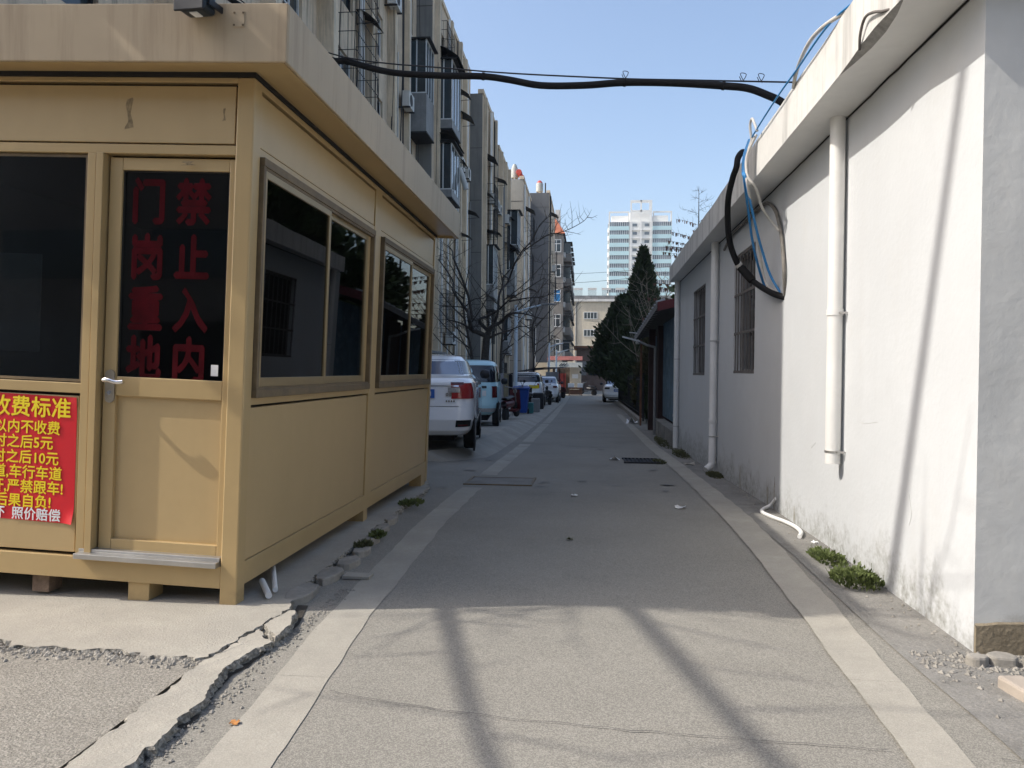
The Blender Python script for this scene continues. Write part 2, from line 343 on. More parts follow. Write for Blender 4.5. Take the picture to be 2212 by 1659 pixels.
# gravel along the broken joint
gr = MB()
def pebble(b, x, y, z, r):
    i = len(b.v)
    for (dx, dy, dz) in ((1, 0, 0), (0, 1, 0), (-1, 0, 0), (0, -1, 0), (0, 0, 1), (0, 0, -1)):
        k = r*rnd.uniform(.6, 1.3); b.v.append((x+dx*k, y+dy*k, z+dz*k*.7))
    for f in ((0, 1, 4), (1, 2, 4), (2, 3, 4), (3, 0, 4), (1, 0, 5), (2, 1, 5), (3, 2, 5), (0, 3, 5)):
        b.f.append(tuple(i+j for j in f)); b.sm.append(False)
for i in range(900):
    x = rnd.uniform(-2.9, -1.66); y = 3.22+.03*(-x-1.66)-abs(rnd.gauss(0, .06)); pebble(gr, x, y, .026, rnd.choice((.004, .006, .009, .014)))
for i in range(700):
    y = rnd.uniform(1.6, 4.4); x = -1.44+abs(rnd.gauss(0, .04)); pebble(gr, x, y, .003, rnd.choice((.003, .004, .006, .009)))
for i in range(600):
    y = rnd.uniform(3.0, 15); x = 1.78-abs(rnd.gauss(0, .09)); pebble(gr, x, y, gz(y)+.008, rnd.choice((.003, .005, .008, .012)))
for i in range(500):
    x = rnd.uniform(1.5, 2.5); y = 3.74-abs(rnd.gauss(0, .16)); pebble(gr, x, y, .008, rnd.choice((.004, .006, .01, .016)))
gr.build('gravel', A['stone'], kind='stuff', label='loose gravel along the broken concrete edges', cat='gravel')
# broken lumps and kerb at the corner of the white building
for k, (x, y, r) in enumerate(((1.86, 3.62, .07), (2.02, 3.58, .09), (1.74, 3.6, .05), (2.2, 3.55, .08))):
    s = MB(); pl = [(x+r*math.cos(t)*(1+.3*fbm(math.cos(t), math.sin(t), 1.5, k)), y+r*.7*math.sin(t)*(1+.3*fbm(math.cos(t), math.sin(t), 1.5, k+2))) for t in [2*math.pi*i/11 for i in range(11)]]
    s.poly(pl, -.02, .05); s.build('concrete_lump', A['stone'], bevel=.012, origin=(x, y, 0), label=('broken concrete lump at the foot of the grey end wall', 'largest broken concrete lump by the grey wall corner', 'small concrete lump below the white wall corner', 'rightmost concrete lump along the grey end wall')[k], cat='concrete lump', group='concrete lumps at the wall corner')
s = MB(); s.poly(jagged([(1.70, 3.36), (1.80, 3.38), (2.05, 2.2), (1.93, 2.16)], .06, .008, 2), -.03, .055); s.build('kerb_stone', mat('pinkish_kerb', (.40, .345, .29), .9, .12, 5, .5, 60), origin=(1.85, 2.8, 0), bevel=.012, label='pale pinkish kerb stone at the lower right beside the wall corner', cat='kerb')

# ------------------------------------------------------------------ text as mesh
def text_mesh(body, size, offset=0.0, extrude=0.0):
    cu = bpy.data.curves.new('lettering', 'FONT'); cu.body = body; cu.size = size; cu.offset = offset; cu.extrude = extrude
    cu.align_x = 'CENTER'; cu.align_y = 'CENTER'; cu.resolution_u = 3
    o = bpy.data.objects.new('lettering_tmp', cu); COL.objects.link(o)
    dg = bpy.context.evaluated_depsgraph_get(); me = bpy.data.meshes.new_from_object(o.evaluated_get(dg))
    bpy.data.objects.remove(o); bpy.data.curves.remove(cu); return me
def bold(me, w, depth=.0003):
    """thicken strokes: shifted copies of the glyph faces, each a hair behind the last"""
    vs = [v.co.copy() for v in me.vertices]; fs = [tuple(p.vertices) for p in me.polygons]; V, F = [], []
    for k, (dx, dy) in enumerate(((0, 0), (w, 0), (-w, 0), (0, w), (0, -w))):
        n = len(V); V += [(v.x+dx, v.y+dy, v.z-k*depth) for v in vs]; F += [tuple(i+n for i in f) for f in fs]
    out = bpy.data.meshes.new('lettering'); out.from_pydata(V, [], F); out.update(); bpy.data.meshes.remove(me); return out
def lettering(body, size, loc, rot, m, parent, offset=0.0, sx=1.0):
    me = bold(text_mesh(body, size, 0), offset); me.materials.clear(); me.materials.append(m)
    o = bpy.data.objects.new('lettering', me); COL.objects.link(o); o.parent = parent; o.location = loc; o.rotation_euler = rot; o.scale = (sx, 1, 1)
    return o

# ------------------------------------------------------------------ guard booth (local frame: x=0 is its right face, y=0 its front)
booth = thing('guard_booth', 'champagne metal guard booth with dark windows standing at the lane entrance', 'booth', (-1.85, 3.9, 0.035), (0, .035, 0))
def bp(name, m, boxes, parent=None, bevel=.003):
    b = MB()
    for q in boxes: b.box(*q)
    return b.build(name, m, parent or booth, world=False, bevel=bevel)
XL, YB = -3.6, 4.85
A['booth_inner'] = mat('booth_inner', (.30, .29, .27), .9, .1, 2)
for q in ((XL+.06, -.875, .055, .062, .10, 1.15), (XL+.06, -.096, .055, .062, 2.39, 2.80), (XL+.06, -2.5, .055, .062, 1.15, 2.39)): bp('groove_backing', A['booth_dark'], [q], bevel=0)
for q in ((-.062, -.055, .10, YB-.09, .10, 1.11), (-.062, -.055, .10, YB-.09, 2.40, 2.80), (-.062, -.055, 2.30, 2.56, 1.11, 2.40)): bp('groove_backing', A['booth_dark'], [q], bevel=0)
bp('floor', A['booth_inner'], [(XL+.05, -.08, .08, YB-.06, .215, .24)], bevel=0)
bp('inner_wall', A['booth_inner'], [(XL+.03, -.05, YB-.06, YB-.04, .10, 2.81)], bevel=0); bp('inner_wall', A['booth_inner'], [(XL+.02, XL+.05, .06, YB-.04, .10, 2.81)], bevel=0)
bp('ceiling', A['booth_inner'], [(XL+.05, -.06, .07, YB-.06, 2.795, 2.81)], bevel=0)
# posts
bp('corner_post', A['booth'], [(-.095, 0, 0, .10, -.035, 2.79)], bevel=.008)
bp('corner_post', A['booth'], [(-.095, 0, YB-.09, YB, -.02, 2.79)])
bp('corner_post', A['booth'], [(XL, XL+.095, 0, .10, 0, 2.79)])
for q, m in (((-3.2, -2.35, .35, .9, .24, 1.0), 'sheet_inner'), ((-2.3, -1.55, .5, .52, 1.3, 1.9), 'paper'), ((-2.0, -1.2, 4.0, 4.5, .24, 1.25), 'sheet_inner'), ((-1.3, -.5, 3.2, 3.7, .24, .98), 'sheet_inner'), ((-.6, -.25, 2.4, 2.8, .9, 1.45), 'black_plastic')):
    if m == 'sheet_inner' and 'sheet_inner' not in A: A['sheet_inner'] = mat('booth_furniture', (.34, .33, .31), .6, .1, 3)
    bp({'paper': 'wall_notice', 'black_plastic': 'monitor'}.get(m, 'cabinet'), A[m], [q], bevel=.01)
bp('foot_plate', A['seal'], [(-.13, .03, -.03, .13, -.045, -.030)])
# front rails and panels
bp('base_beam', A['booth'], [(XL+.095, -.095, .004, .09, .085, .205)])
bp('rail', A['booth'], [(XL+.095, -.92, .006, .07, 1.09, 1.145)])
bp('rail', A['booth'], [(XL+.095, -.095, .006, .075, 2.385, 2.435)])
bp('rail', A['booth'], [(XL+.095, -.095, .006, .075, 2.765, 2.79)])
bp('mullion', A['booth'], [(-.92, -.872, .002, .08, .205, 2.385)])
bp('mullion', A['booth'], [(-.866, -.826, -.006, .12, .205, 2.385)])
bp('upper_panel', A['booth_panel'], [(XL+.10, -.108, .016, .05, 2.446, 2.748)])
bp('lower_panel', A['booth_panel'], [(XL+.10, -.936, .020, .05, .222, 1.074)])
w = bp('front_window', A['seal'], [(-2.5, -.93, .026, .05, 1.150, 1.165), (-2.5, -.93, .026, .05, 2.366, 2.380), (-.945, -.93, .026, .05, 1.165, 2.366)], bevel=0)
bp('pane', A['glass_booth'], [(-2.5, -.945, .034, .040, 1.165, 2.366)], w, bevel=0)
A['residue'] = mat('tape_residue', (.30, .225, .125), .8, .3, 40)
for (x, z, w_, h_) in ((-.70, 2.60, .030, .17), (-.17, 2.60, .010, .07), (-.36, 2.34, .05, .022)):
    b = MB(); pts = [(x+w_*math.sin(k*1.7)*.5*(1-abs(k-6)/8)+(w_ if k < 6 else -w_)*.5, z+h_*.5*math.cos(k*math.pi/6)) for k in range(12)]
    b.poly(pts, 0, .0006); b.v = [(p[0], .0157-p[2], p[1]) for p in b.v]; b.build('tape_residue', A['residue'], booth, world=False)
# door
door = bp('door', A['booth'], [(-.815, -.742, .040, .075, .245, 2.372), (-.140, -.098, .040, .075, .245, 2.372), (-.742, -.140, .040, .075, 2.305, 2.372), (-.742, -.140, .040, .075, 1.085, 1.19), (-.742, -.140, .040, .075, .245, .305)], bevel=.004)
bp('panel', A['booth_panel'], [(-.742, -.140, .064, .072, .305, 1.085)], door, bevel=0)
bp('pane', A['glass_booth'], [(-.742, -.140, .060, .066, 1.19, 2.305)], door, bevel=0)
bp('glass_bead', A['booth_dark'], [(-.742, -.734, .052, .060, 1.19, 2.305), (-.148, -.140, .052, .060, 1.19, 2.305), (-.734, -.148, .052, .060, 2.297, 2.305)], door, bevel=0)
for c, (bx, bz) in {'门': (-.600, 2.125), '岗': (-.600, 1.825), '重': (-.600, 1.545), '地': (-.600, 1.275), '禁': (-.345, 2.125), '止': (-.345, 1.825), '入': (-.345, 1.545), '内': (-.345, 1.275)}.items():
    lettering(c, .255, (bx, .058, bz), (R(90), 0, 0), A['red_ink'], door, .0095, .80)
bp('sticker', A['paper'], [(-.215, -.175, .0575, .0590, 1.215, 1.275)], door, bevel=0)
hb = MB(); hb.poly([(-.808+.035+.028*math.cos(t), 1.135+(.062 if math.sin(t) > 0 else -.062)+.028*math.sin(t)) for t in [2*math.pi*i/20 for i in range(20)]], 0, .008)
hb.v = [(x, .040-z, y) for (x, y, z) in hb.v]
hp = hb.build('lock_plate', mat('brushed_steel', (.42, .38, .32), .3, .1, 8, metal=.9), door, world=False)
lv = MB(); lv.tube(smooth_path([(-.773, .036, 1.165), (-.773, -.010, 1.166), (-.765, -.030, 1.170), (-.735, -.036, 1.172), (-.695, -.034, 1.162), (-.655, -.030, 1.166)], 5), [.013]*26, 10, True)
lv.build('handle', A['chrome'], door, world=False)
kb = MB(); kb.lathe([(.012, 0), (.012, .006), (.008, .008)], (-.773, .026, 1.10), 'y', 12); kb.build('keyhole', A['chrome'], door, world=False)
bp('threshold', A['alu'], [(-.90, -.100, -.045, .06, .203, .232), (-.90, -.100, .000, .060, .232, .250)])
# feet under the front
bp('foot', A['booth'], [(-.62, -.50, .02, .16, -.03, .085)])
bp('foot', mat('rusty_foot', (.20, .14, .10), .9, .3, 20), [(-1.20, -1.10, .05, .16, -.02, .085)])
bp('foot', A['booth'], [(-2.2, -2.08, .05, .16, 0, .085)])
# side wall
bp('base_beam', A['booth'], [(-.09, -.004, .10, YB-.09, .09, .215)])
bp('rail', A['booth'], [(-.08, -.006, .10, YB-.09, 1.065, 1.105)])
bp('rail', A['booth'], [(-.08, -.006, .10, YB-.09, 2.405, 2.45)])
bp('rail', A['booth'], [(-.08, -.006, .10, YB-.09, 2.755, 2.79)])
bp('side_post', A['booth'], [(-.085, -.002, 2.33, 2.52, .215, 2.755)])
for (a, c) in ((.108, 2.322), (2.528, YB-.10)):
    bp('upper_panel', A['booth_panel'], [(-.05, -.010, a, c, 2.455, 2.735)])
    bp('lower_panel', A['booth_panel'], [(-.05, -.012, a, c, .218, 1.050)])
bp('foot', A['booth'], [(-.20, -.004, 2.33, 2.44, -.03, .09)])
bp('foot', A['booth'], [(-.14, -.004, 4.55, 4.76, -.07, .09)])
for (a, c) in ((.11, 2.29), (2.57, 4.72)):
    W = bp('side_window', A['seal'], [(-.04, .022, a, c, 1.105, 1.150), (-.04, .022, a, c, 2.360, 2.405), (-.04, .020, a, a+.03, 1.150, 2.360), (-.04, .020, c-.03, c, 1.150, 2.360)], bevel=.003)
    bp('track', A['seal'], [(-.04, .014, a+.03, c-.03, 1.150, 1.165)], W, bevel=0); bp('track', A['seal'], [(-.04, .014, a+.03, c-.03, 2.345, 2.360)], W, bevel=0)
    mid = (a+c)/2
    for k, (p, q, x) in enumerate(((a+.03, mid+.03, .004), (mid-.03, c-.10, -.020))):
        S = bp('sash', A['sash'], [(x-.012, x+.008, p, p+.035, 1.165, 2.345), (x-.012, x+.008, q-.04, q, 1.165, 2.345), (x-.012, x+.008, p+.035, q-.04, 1.165, 1.215), (x-.012, x+.008, p+.035, q-.04, 2.305, 2.345)], W, bevel=.002)
        bp('pane', A['glass_booth'], [(x-.008, x-.002, p+.035, q-.04, 1.215, 2.305)], W, bevel=0)
    bp('reveal', A['booth'], [(-.035, -.015, c-.10, c-.03, 1.165, 2.345)], W, bevel=0)
# roof: fascia, soffit, dark joint
bp('soffit', A['booth'], [(XL-.2, .235, -.195, YB+.03, 2.815, 2.83)], bevel=0)
bp('soffit_joint', A['booth_dark'], [(XL, .006, -.006, YB-.01, 2.79, 2.8145)], bevel=0)
fs = bp('roof_fascia', A['fascia'], [(XL-.24, .255, -.215, -.197, 2.785, 3.075), (.237, .255, -.197, YB+.04, 2.785, 3.075)], bevel=.006)
bp('lip', A['booth'], [(XL-.24, .235, -.197, -.17, 2.785, 2.800), (.21, .236, -.17, YB+.04, 2.785, 2.800)], fs, bevel=0)
bp('roof_deck', A['fascia'], [(XL-.22, .236, -.196, YB+.03, 2.99, 3.02)], bevel=0)
bp('end_cap', A['booth'], [(XL-.2, .236, YB+.031, YB+.045, 2.79, 3.07)], bevel=0)
pl = bp('bracket_plate', A['fascia'], [(-.025, .035, -.219, -.215, 2.955, 3.035)], bevel=.002)
for (x, z) in ((-.018, 2.965), (.028, 2.965), (-.018, 3.025), (.028, 3.025)):
    bp('bolt', A['seal'], [(x-.004, x+.004, -.223, -.219, z-.004, z+.004)], pl, bevel=0)
# floodlight on the roof edge
fl = thing('floodlight', 'small dark floodlight mounted on the front edge of the booth roof', 'floodlight', (-1.915, 3.69, 3.03), (0, .035, R(-8)))
b = MB(); b.box(-.075, .075, -.125, -.02, .0, .125); o = b.build('housing', A['navy_plastic'], fl, world=False, bevel=.02)
b = MB(); b.box(-.083, .083, -.138, -.125, -.008, .13); b.build('bezel', A['black_plastic'], o, world=False, bevel=.006)
b = MB(); b.box(-.02, .02, -.1, -.05, -.006, -.001); b.build('label_plate', A['paper'], o, world=False)
b = MB(); b.box(-.09, -.082, -.10, .04, .03, .06).box(.082, .09, -.10, .04, .03, .06).box(-.09, .09, .03, .045, .01, .06); b.build('bracket', A['black_plastic'], fl, world=False)
# red parking-fee notice on the lower left panel
po = thing('notice_poster', 'red parking fee notice with yellow print pasted on the booth front', 'poster', (-1.85, 3.9, 0.035), (0, .035, 0))
def sheet_pt(u, v):
    x = -1.72+.775*u; z = .375+.69*v-.010*(1-u)*0+.012*(1-u)
    cur = .02*max(0, u-.93)/.07*max(0, .12-v)/.12+.008*max(0, u-.93)/.07*max(0, v-.9)/.1
    return (x, .0165-cur-.0015*math.sin(u*9+v*4), z)
b = MB(); b.grid(sheet_pt, 40, 30); b.grid(lambda u, v: (sheet_pt(1-u, v)[0], sheet_pt(1-u, v)[1]+.0012, sheet_pt(1-u, v)[2]), 40, 30)
sh = b.build('sheet', A['poster'], po, world=False)
def pline(txt, xr, z, size, m):
    me = bold(text_mesh(txt, size, 0), size*.022); me.materials.clear(); me.materials.append(m)
    xs = [v.co.x for v in me.vertices]; mx = max(xs)
    o = bpy.data.objects.new('lettering', me); COL.objects.link(o); o.parent = sh
    o.rotation_euler = (R(90), R(.6), 0); o.location = (xr-mx, .0125, z)
for txt, xr, z, size, m in (('收费标准', -.977, .995, .118, 'yellow_ink'), ('时以内不收费', -1.037, .888, .078, 'yellow_ink'), ('时之后5元', -1.075, .806, .078, 'yellow_ink'), ('时之后10元', -1.040, .722, .078, 'yellow_ink'),
                            ('道,车行车道', -1.018, .640, .078, 'yellow_ink'), ('杆,严禁跟车!', -1.010, .560, .078, 'yellow_ink'), ('后果自负!', -1.078, .482, .078, 'yellow_ink'), ('坏  照价赔偿', -1.020, .412, .072, 'white_ink')):
    pline(txt, xr, z, size, A[m])
# pipes stored under the booth and litter beside the post
b = MB(); b.tube([(-1.86, 4.25, .075), (-1.72, 4.02, .062)], .018, 10); b.build('plastic_pipe', A['pvc'], origin=(-1.8, 4.1, .06), label='short pale pipe end poking out beside the corner post', cat='pipe')
b = MB(); b.tube([(-1.92, 4.55, .075), (-1.73, 4.13, .062)], .015, 10); b.build('plastic_pipe', A['pvc'], origin=(-1.83, 4.3, .06), label='pale pipe end lying behind the first one under the booth', cat='pipe')

# ------------------------------------------------------------------ white single-storey building on the right
wb = thing('white_building', 'low white plastered building with barred windows along the right of the lane', 'building', (1.8, 3.76, 0))
def wall_holes(mb, x, y0, y1, z0f, z1, holes, depth):
    """wall in the plane x facing -x, with rectangular openings and reveals"""
    ys = sorted({y0, y1, *[h[0] for h in holes], *[h[1] for h in holes], *[k for k in (6, 8, 11) if y0 < k < y1]}); zs = sorted({z1, *[h[2] for h in holes], *[h[3] for h in holes]})
    for a, c in zip(ys, ys[1:]):
        lo = [z0f(a), z0f(c)]
        for z in zs:
            ym = (a+c)/2; zm = z-.01
            if not any(h[0] < ym < h[1] and h[2] < zm < h[3] for h in holes):
                mb.quad((x, a, lo[0]), (x, a, z), (x, c, z), (x, c, lo[1]))
            lo = [z, z]
    for (a, c, p, q) in holes:
        X2 = x+depth
        mb.quad((x, a, p), (x, c, p), (X2, c, p), (X2, a, p)); mb.quad((x, a, q), (X2, a, q), (X2, c, q), (x, c, q))
        mb.quad((x, a, p), (X2, a, p), (X2, a, q), (x, a, q)); mb.quad((x, c, p), (x, c, q), (X2, c, q), (X2, c, p))
WIN = [(8.62, 9.86, 1.29, 2.735), (12.22, 13.60, 1.25, 2.69)]
b = MB(); wall_holes(b, 1.8, 3.76, 16.1, lambda y: gz(y)-.15, 3.12, WIN, .14)
b.quad((1.8, 16.1, -.6), (1.8, 16.1, 3.12), (7, 16.1, 3.12), (7, 16.1, -.6)); b.quad((7, 3.76, -.5), (7, 16.1, -.6), (7, 16.1, 3.12), (7, 3.76, 3.12))
b.build('wall', A['wall_white'], wb)
b = MB()
def endp(u, v):
    x = 1.8+5.2*u; z = -.12+3.24*v; return (x, 3.76-.006*(1-min(1, max(0, (x-1.8)*4))*0)*fbm(x, z, 2.2, 4)*min(1, (x-1.8)*6), z)
b.grid(endp, 120, 80); b.build('end_wall', A['wall_end'], wb)
A['plinth'] = mat('dirty_plinth', (.27, .225, .155), .95, .2, 5, .9, 40, spot=.6, spot_col=(.13, .105, .07), spot_scale=7, bdist=.01)
b = MB(); n = 70
for k in range(n):
    xa, xb = 1.803+3.5*k/n, 1.803+3.5*(k+1)/n; tp = lambda x: .135+.012*fbm(x, 3, 5)+.07*(x-1.8)
    b.quad((xa, 3.742, -.1), (xb, 3.742, -.1), (xb, 3.746, tp(xb)), (xa, 3.746, tp(xa))); b.quad((xa, 3.746, tp(xa)), (xb, 3.746, tp(xb)), (xb, 3.765, tp(xb)+.01), (xa, 3.765, tp(xa)+.01))
b.quad((1.803, 3.765, -.1), (1.803, 3.742, -.1), (1.803, 3.746, .13), (1.803, 3.765, .14)); b.build('plinth', A['plinth'], wb)
for wi, (a, c, p, q) in enumerate(WIN):
    W = MB(); W.box(1.90, 1.925, a+.002, a+.05, p+.002, q-.002).box(1.90, 1.925, c-.05, c-.002, p+.002, q-.002).box(1.90, 1.925, a+.05, c-.05, p+.002, p+.05).box(1.90, 1.925, a+.05, c-.05, q-.05, q-.002)
    W = W.build('window', mat('window_frame_grey', (.20, .19, .18), .6, .1, 5), wb)
    MB().box(1.912, 1.917, a+.05, c-.05, p+.05, q-.05).build('pane', A['glass_dark'], W)
    nb = 8
    for k in range(nb):
        y = a+.03+(c-a-.06)*k/(nb-1); MB().box(1.815, 1.827, y-.006, y+.006, p+.004, q-.004).build('bar', A['grille'], W)
    for k in range(4):
        z = p+.02+(q-p-.04)*k/3; MB().box(1.806, 1.8145, a+.004, c-.004, z-.016, z+.016).build('rail', A['grille'], W)
b = MB(); ex = lambda y: 1.485+.010*(y-4)                # the eave edge
n = 60
prof = []
for i in range(n+1):
    y = 3.66+(15.75-3.66)*i/n; e = ex(y)+.004*fbm(y, 1, 3); z0 = 3.105+.003*fbm(y, 5, 3)
    if 3.95 < y < 4.75: e0 = e+.055*math.sin((y-3.95)/.8*math.pi)**.6+.012*fbm(y, 2, 9); zc = z0+.030*math.sin((y-3.95)/.8*math.pi)
    else: e0, zc = e, z0
    prof.append((y, e, e0, z0, zc))
top = lambda y: 3.45+.012*fbm(y, 7, 1.2)-.004*(y-4)
for (y, e, e0, z0, zc), (y2, e2, f0, z2, zd) in zip(prof, prof[1:]):
    b.quad((e, y, zc), (e, y, top(y)), (e2, y2, top(y2)), (e2, y2, zd))
    b.quad((e, y, top(y)), (7.3, y, 3.5), (7.3, y2, 3.5), (e2, y2, top(y2)))
y, e, e0, z0, zc = prof[-1]; b.quad((e, y, z0), (e, y, top(y)), (7.3, y, 3.5), (7.3, y, 3.1))
y, e, e0, z0, zc = prof[0]; b.quad((e, y, z0), (7.3, y, 3.1), (7.3, y, 3.5), (e, y, top(y)))
rf = b.build('roof_slab', A['eave'], wb)
b = MB()
for (y, e, e0, z0, zc), (y2, e2, f0, z2, zd) in zip(prof, prof[1:]): b.quad((e0, y, z0), (e2 if f0 == e2 else f0, y2, z2), (7.3, y2, 3.1), (7.3, y, 3.1))
b.build('soffit', A['soffit'], rf)
b = MB()
for (y, e, e0, z0, zc), (y2, e2, f0, z2, zd) in zip(prof, prof[1:]):
    if e0 != e or f0 != e2: b.quad((e, y, zc), (e2, y2, zd), (f0+.002, y2, z2-.001), (e0+.002, y, z0-.001))
b.build('broken_edge', A['chip'], rf)
b = MB(); b.tube([(1.797, 3.8, 3.098)]+[(1.796+.004*fbm(y, 1, 4), y, 3.098+.006*fbm(y, 3, 6)) for y in np.arange(4, 16, .15)], .006, 5); b.build('crack', A['booth_dark'], rf)
b = MB(); b.tube(smooth_path([(1.49, 4.50, 3.11), (1.472, 4.44, 3.17), (1.468, 4.36, 3.225), (1.47, 4.24, 3.20), (1.48, 4.13, 3.155), (1.50, 4.02, 3.12)], 5), .008, 7); b.build('rebar', A['grille'], rf)
for (y, zb, elbow) in ((5.66, .66, False), (10.95, -.02, True), (15.5, -.20, False)):
    x = 1.735; b = MB(); pts = [(x, y, 3.108), (x, y, zb+.06 if elbow else zb)]
    if elbow: pts += [(x-.02, y-.01, zb+.015), (x-.09, y-.05, zb-.04)]
    b.tube(pts, .052, 16); b.lathe([(.058, 0), (.058, .045)], (x, y, zb+1.05 if y < 6 else zb+.62), 'z', 16)
    d = b.build('downpipe', A['pvc'], wb)
    for z in ((zb+.08, 1.72) if y < 6 else (zb+.42, zb+1.75)):
        c = MB(); c.lathe([(.0565, 0), (.0565, .014)], (x, y, z), 'z', 16); c.box(x+.01, 1.80, y-.075, y-.058, z, z+.014); c.build('clamp', A['alu'], d)
# hairline cracks and rain stains on the lane wall
A['crack_line'] = mat('hairline_crack', (.44, .435, .42), .9, .1, 9)
A['wall_stain'] = mat('wall_stain', (.36, .345, .30), .9, .2, 6, spot=.7, spot_col=(.55, .54, .52), spot_scale=9)
for pts in ([(4.5, .62), (4.47, .52), (4.5, .45)], [(6.3, .75), (6.42, .70)], [(5.0, 1.0), (5.2, .98), (5.3, .975)]):
    MB().tube(smooth_path([(1.7994, y+.01*fbm(y, z, 9), z+.01*fbm(z, y, 9)) for y, z in pts], 6), .0011, 4).build('wall_crack', A['crack_line'], wb)
def stain(y, z0, z1, w, seed):
    b = MB(); n = 22; L_, R_ = [], []
    for k in range(n+1):
        z = z0+(z1-z0)*k/n; ww = w*(.35+.65*math.sin(math.pi*min(1, .15+.85*k/n)))*(1+.6*fbm(z, seed, 7, seed)); c = y+.02*fbm(z, 1, 4, seed); L_.append((1.7988, c-ww/2, z)); R_.append((1.7988, c+ww/2, z))
    for k in range(n): b.quad(L_[k], L_[k+1], R_[k+1], R_[k])
    b.build('rain_stain', A['wall_stain'], wb)
stain(7.62, -.02, .30, .07, 7); stain(7.9, -.02, .16, .09, 9); stain(6.9, .0, .14, .05, 11); stain(9.3, -.05, .20, .10, 13)
# hose lying at the wall foot
b = MB(); b.tube(smooth_path([(1.80, 7.55, .10), (1.76, 7.62, .02), (1.68, 7.55, -.005), (1.63, 7.35, .0), (1.66, 7.1, .005), (1.71, 6.85, .012), (1.735, 6.6, .017), (1.72, 6.38, .018), (1.66, 6.2, .02)], 6), .017, 10)
b.build('hose', A['hose'], origin=(1.7, 7, 0), label='white hose curling out of the wall foot onto the verge', cat='hose')
# cables
def cable(name, pts, r, m, label, per=6, n=10, cat='cable', extra=None):
    o = thing(name, label, cat, tuple(pts[len(pts)//2])) if extra else None
    b = MB(); b.tube(smooth_path(pts, per), r, n)
    if not extra: return b.build(name, m, label=label, cat=cat, origin=pts[len(pts)//2])
    b.build('sheath', m, o)
    for nm, p, q, rr, mm in extra:
        c = MB(); c.tube([p, q], rr, 12); c.build(nm, mm, o)
    return o
OC = [(-6.9, 11.5, 7.9), (-5.2, 10.6, 6.6), (-3.43, 9.50, 5.28), (-3.03, 9.41, 5.14), (-2.46, 9.28, 4.94), (-1.82, 9.12, 4.82), (-1.26, 8.98, 4.74), (-.94, 8.90, 4.66), (-.57, 8.80, 4.55), (-.08, 8.67, 4.49), (.36, 8.54, 4.46), (.86, 8.40, 4.39), (1.37, 8.25, 4.29), (1.60, 8.17, 4.23), (1.78, 8.12, 4.14), (1.95, 8.1, 4.04), (2.12, 8.08, 3.85), (2.15, 8.0, 3.6), (1.95, 7.9, 3.55), (1.56, 7.9, 3.50)]
def ontube(i, d=.012): a, b_ = Vector(OC[i]), Vector(OC[i+1]); u = (b_-a).normalized(); return tuple(a-u*d), tuple(a+u*d)
cable('overhead_cable', OC, .038, A['rubber'], 'thick black cable sagging across the lane from the flats to the white roof', 5, extra=[('tie', *ontube(k), .045, A['rubber']) for k in (3, 6, 10, 12)])
cable('overhead_wire', [(-6.9, 11.5, 8.1), (-5.2, 10.6, 6.7), (-3.43, 9.50, 5.33), (-1.59, 9.07, 4.87), (.12, 8.65, 4.56), (1.10, 8.42, 4.42), (2.1, 8.1, 4.25)], .009, A['black_plastic'], 'thin black support wire running above the thick overhead cable', 5, 6)
b = MB()
for (x, y, z) in ((.36, 8.54, 4.52), (1.55, 8.19, 4.33), (1.72, 8.14, 4.30)):
    b.tube(smooth_path([(x-.03, y, z+.03), (x, y, z-.02), (x+.04, y, z+.05), (x-.02, y, z+.06), (x+.02, y, z-.03)], 4), .004, 4)
b.build('wire_tie', A['black_plastic'], kind='stuff', label='thin wire ties holding the overhead cable to its support wire', cat='wire')
cable('looped_cable', [(1.56, 7.9, 3.47), (1.48, 7.75, 3.46), (1.42, 7.66, 3.38), (1.40, 7.63, 3.28), (1.38, 7.70, 3.20), (1.36, 7.81, 3.03), (1.38, 7.95, 2.85), (1.42, 8.05, 2.64), (1.50, 8.10, 2.44), (1.60, 8.15, 2.32), (1.68, 7.99, 2.20), (1.74, 7.56, 2.06), (1.82, 7.36, 2.0)], .030, A['rubber'], 'thick black cable looping from the eave into the white wall', 6,
      extra=[('coupling', (1.545, 8.125, 2.385), (1.655, 8.06, 2.24), .042, A['rubber']), ('tape', (1.515, 8.11, 2.42), (1.545, 8.125, 2.385), .036, A['cable_white'])])
cable('cable', [(1.46, 7.34, 3.46), (1.41, 7.32, 3.30), (1.40, 7.31, 3.15), (1.40, 7.25, 3.08), (1.50, 7.53, 2.83), (1.60, 7.74, 2.51), (1.76, 7.93, 2.14), (1.785, 7.6, 2.06)], .012, A['cable_blue'], 'left strand of blue cable hanging inside the black loop')
cable('cable', [(1.47, 7.30, 3.46), (1.42, 7.30, 3.30), (1.41, 7.29, 3.15), (1.41, 7.23, 3.07), (1.52, 7.41, 2.77), (1.62, 7.55, 2.52), (1.72, 7.58, 2.24), (1.80, 7.50, 2.06)], .012, A['cable_blue'], 'right strand of blue cable hanging inside the black loop')
cable('cable', [(1.48, 7.27, 3.47), (1.43, 7.30, 3.30), (1.42, 7.30, 3.15), (1.42, 7.22, 3.04), (1.50, 7.39, 2.84), (1.62, 7.66, 2.57), (1.72, 7.78, 2.20), (1.79, 7.60, 2.07)], .011, A['cable_white'], 'straight pale cable hanging between the blue strands and the wall')
cable('cable', [(1.50, 7.22, 3.47), (1.43, 7.27, 3.30), (1.42, 7.25, 3.15), (1.44, 7.22, 3.06), (1.50, 7.23, 2.99), (1.60, 7.42, 2.85), (1.70, 7.50, 2.74), (1.76, 7.42, 2.63)], .013, A['cable_white'], 'pale curved cable swinging from the eave to the taped bundle')
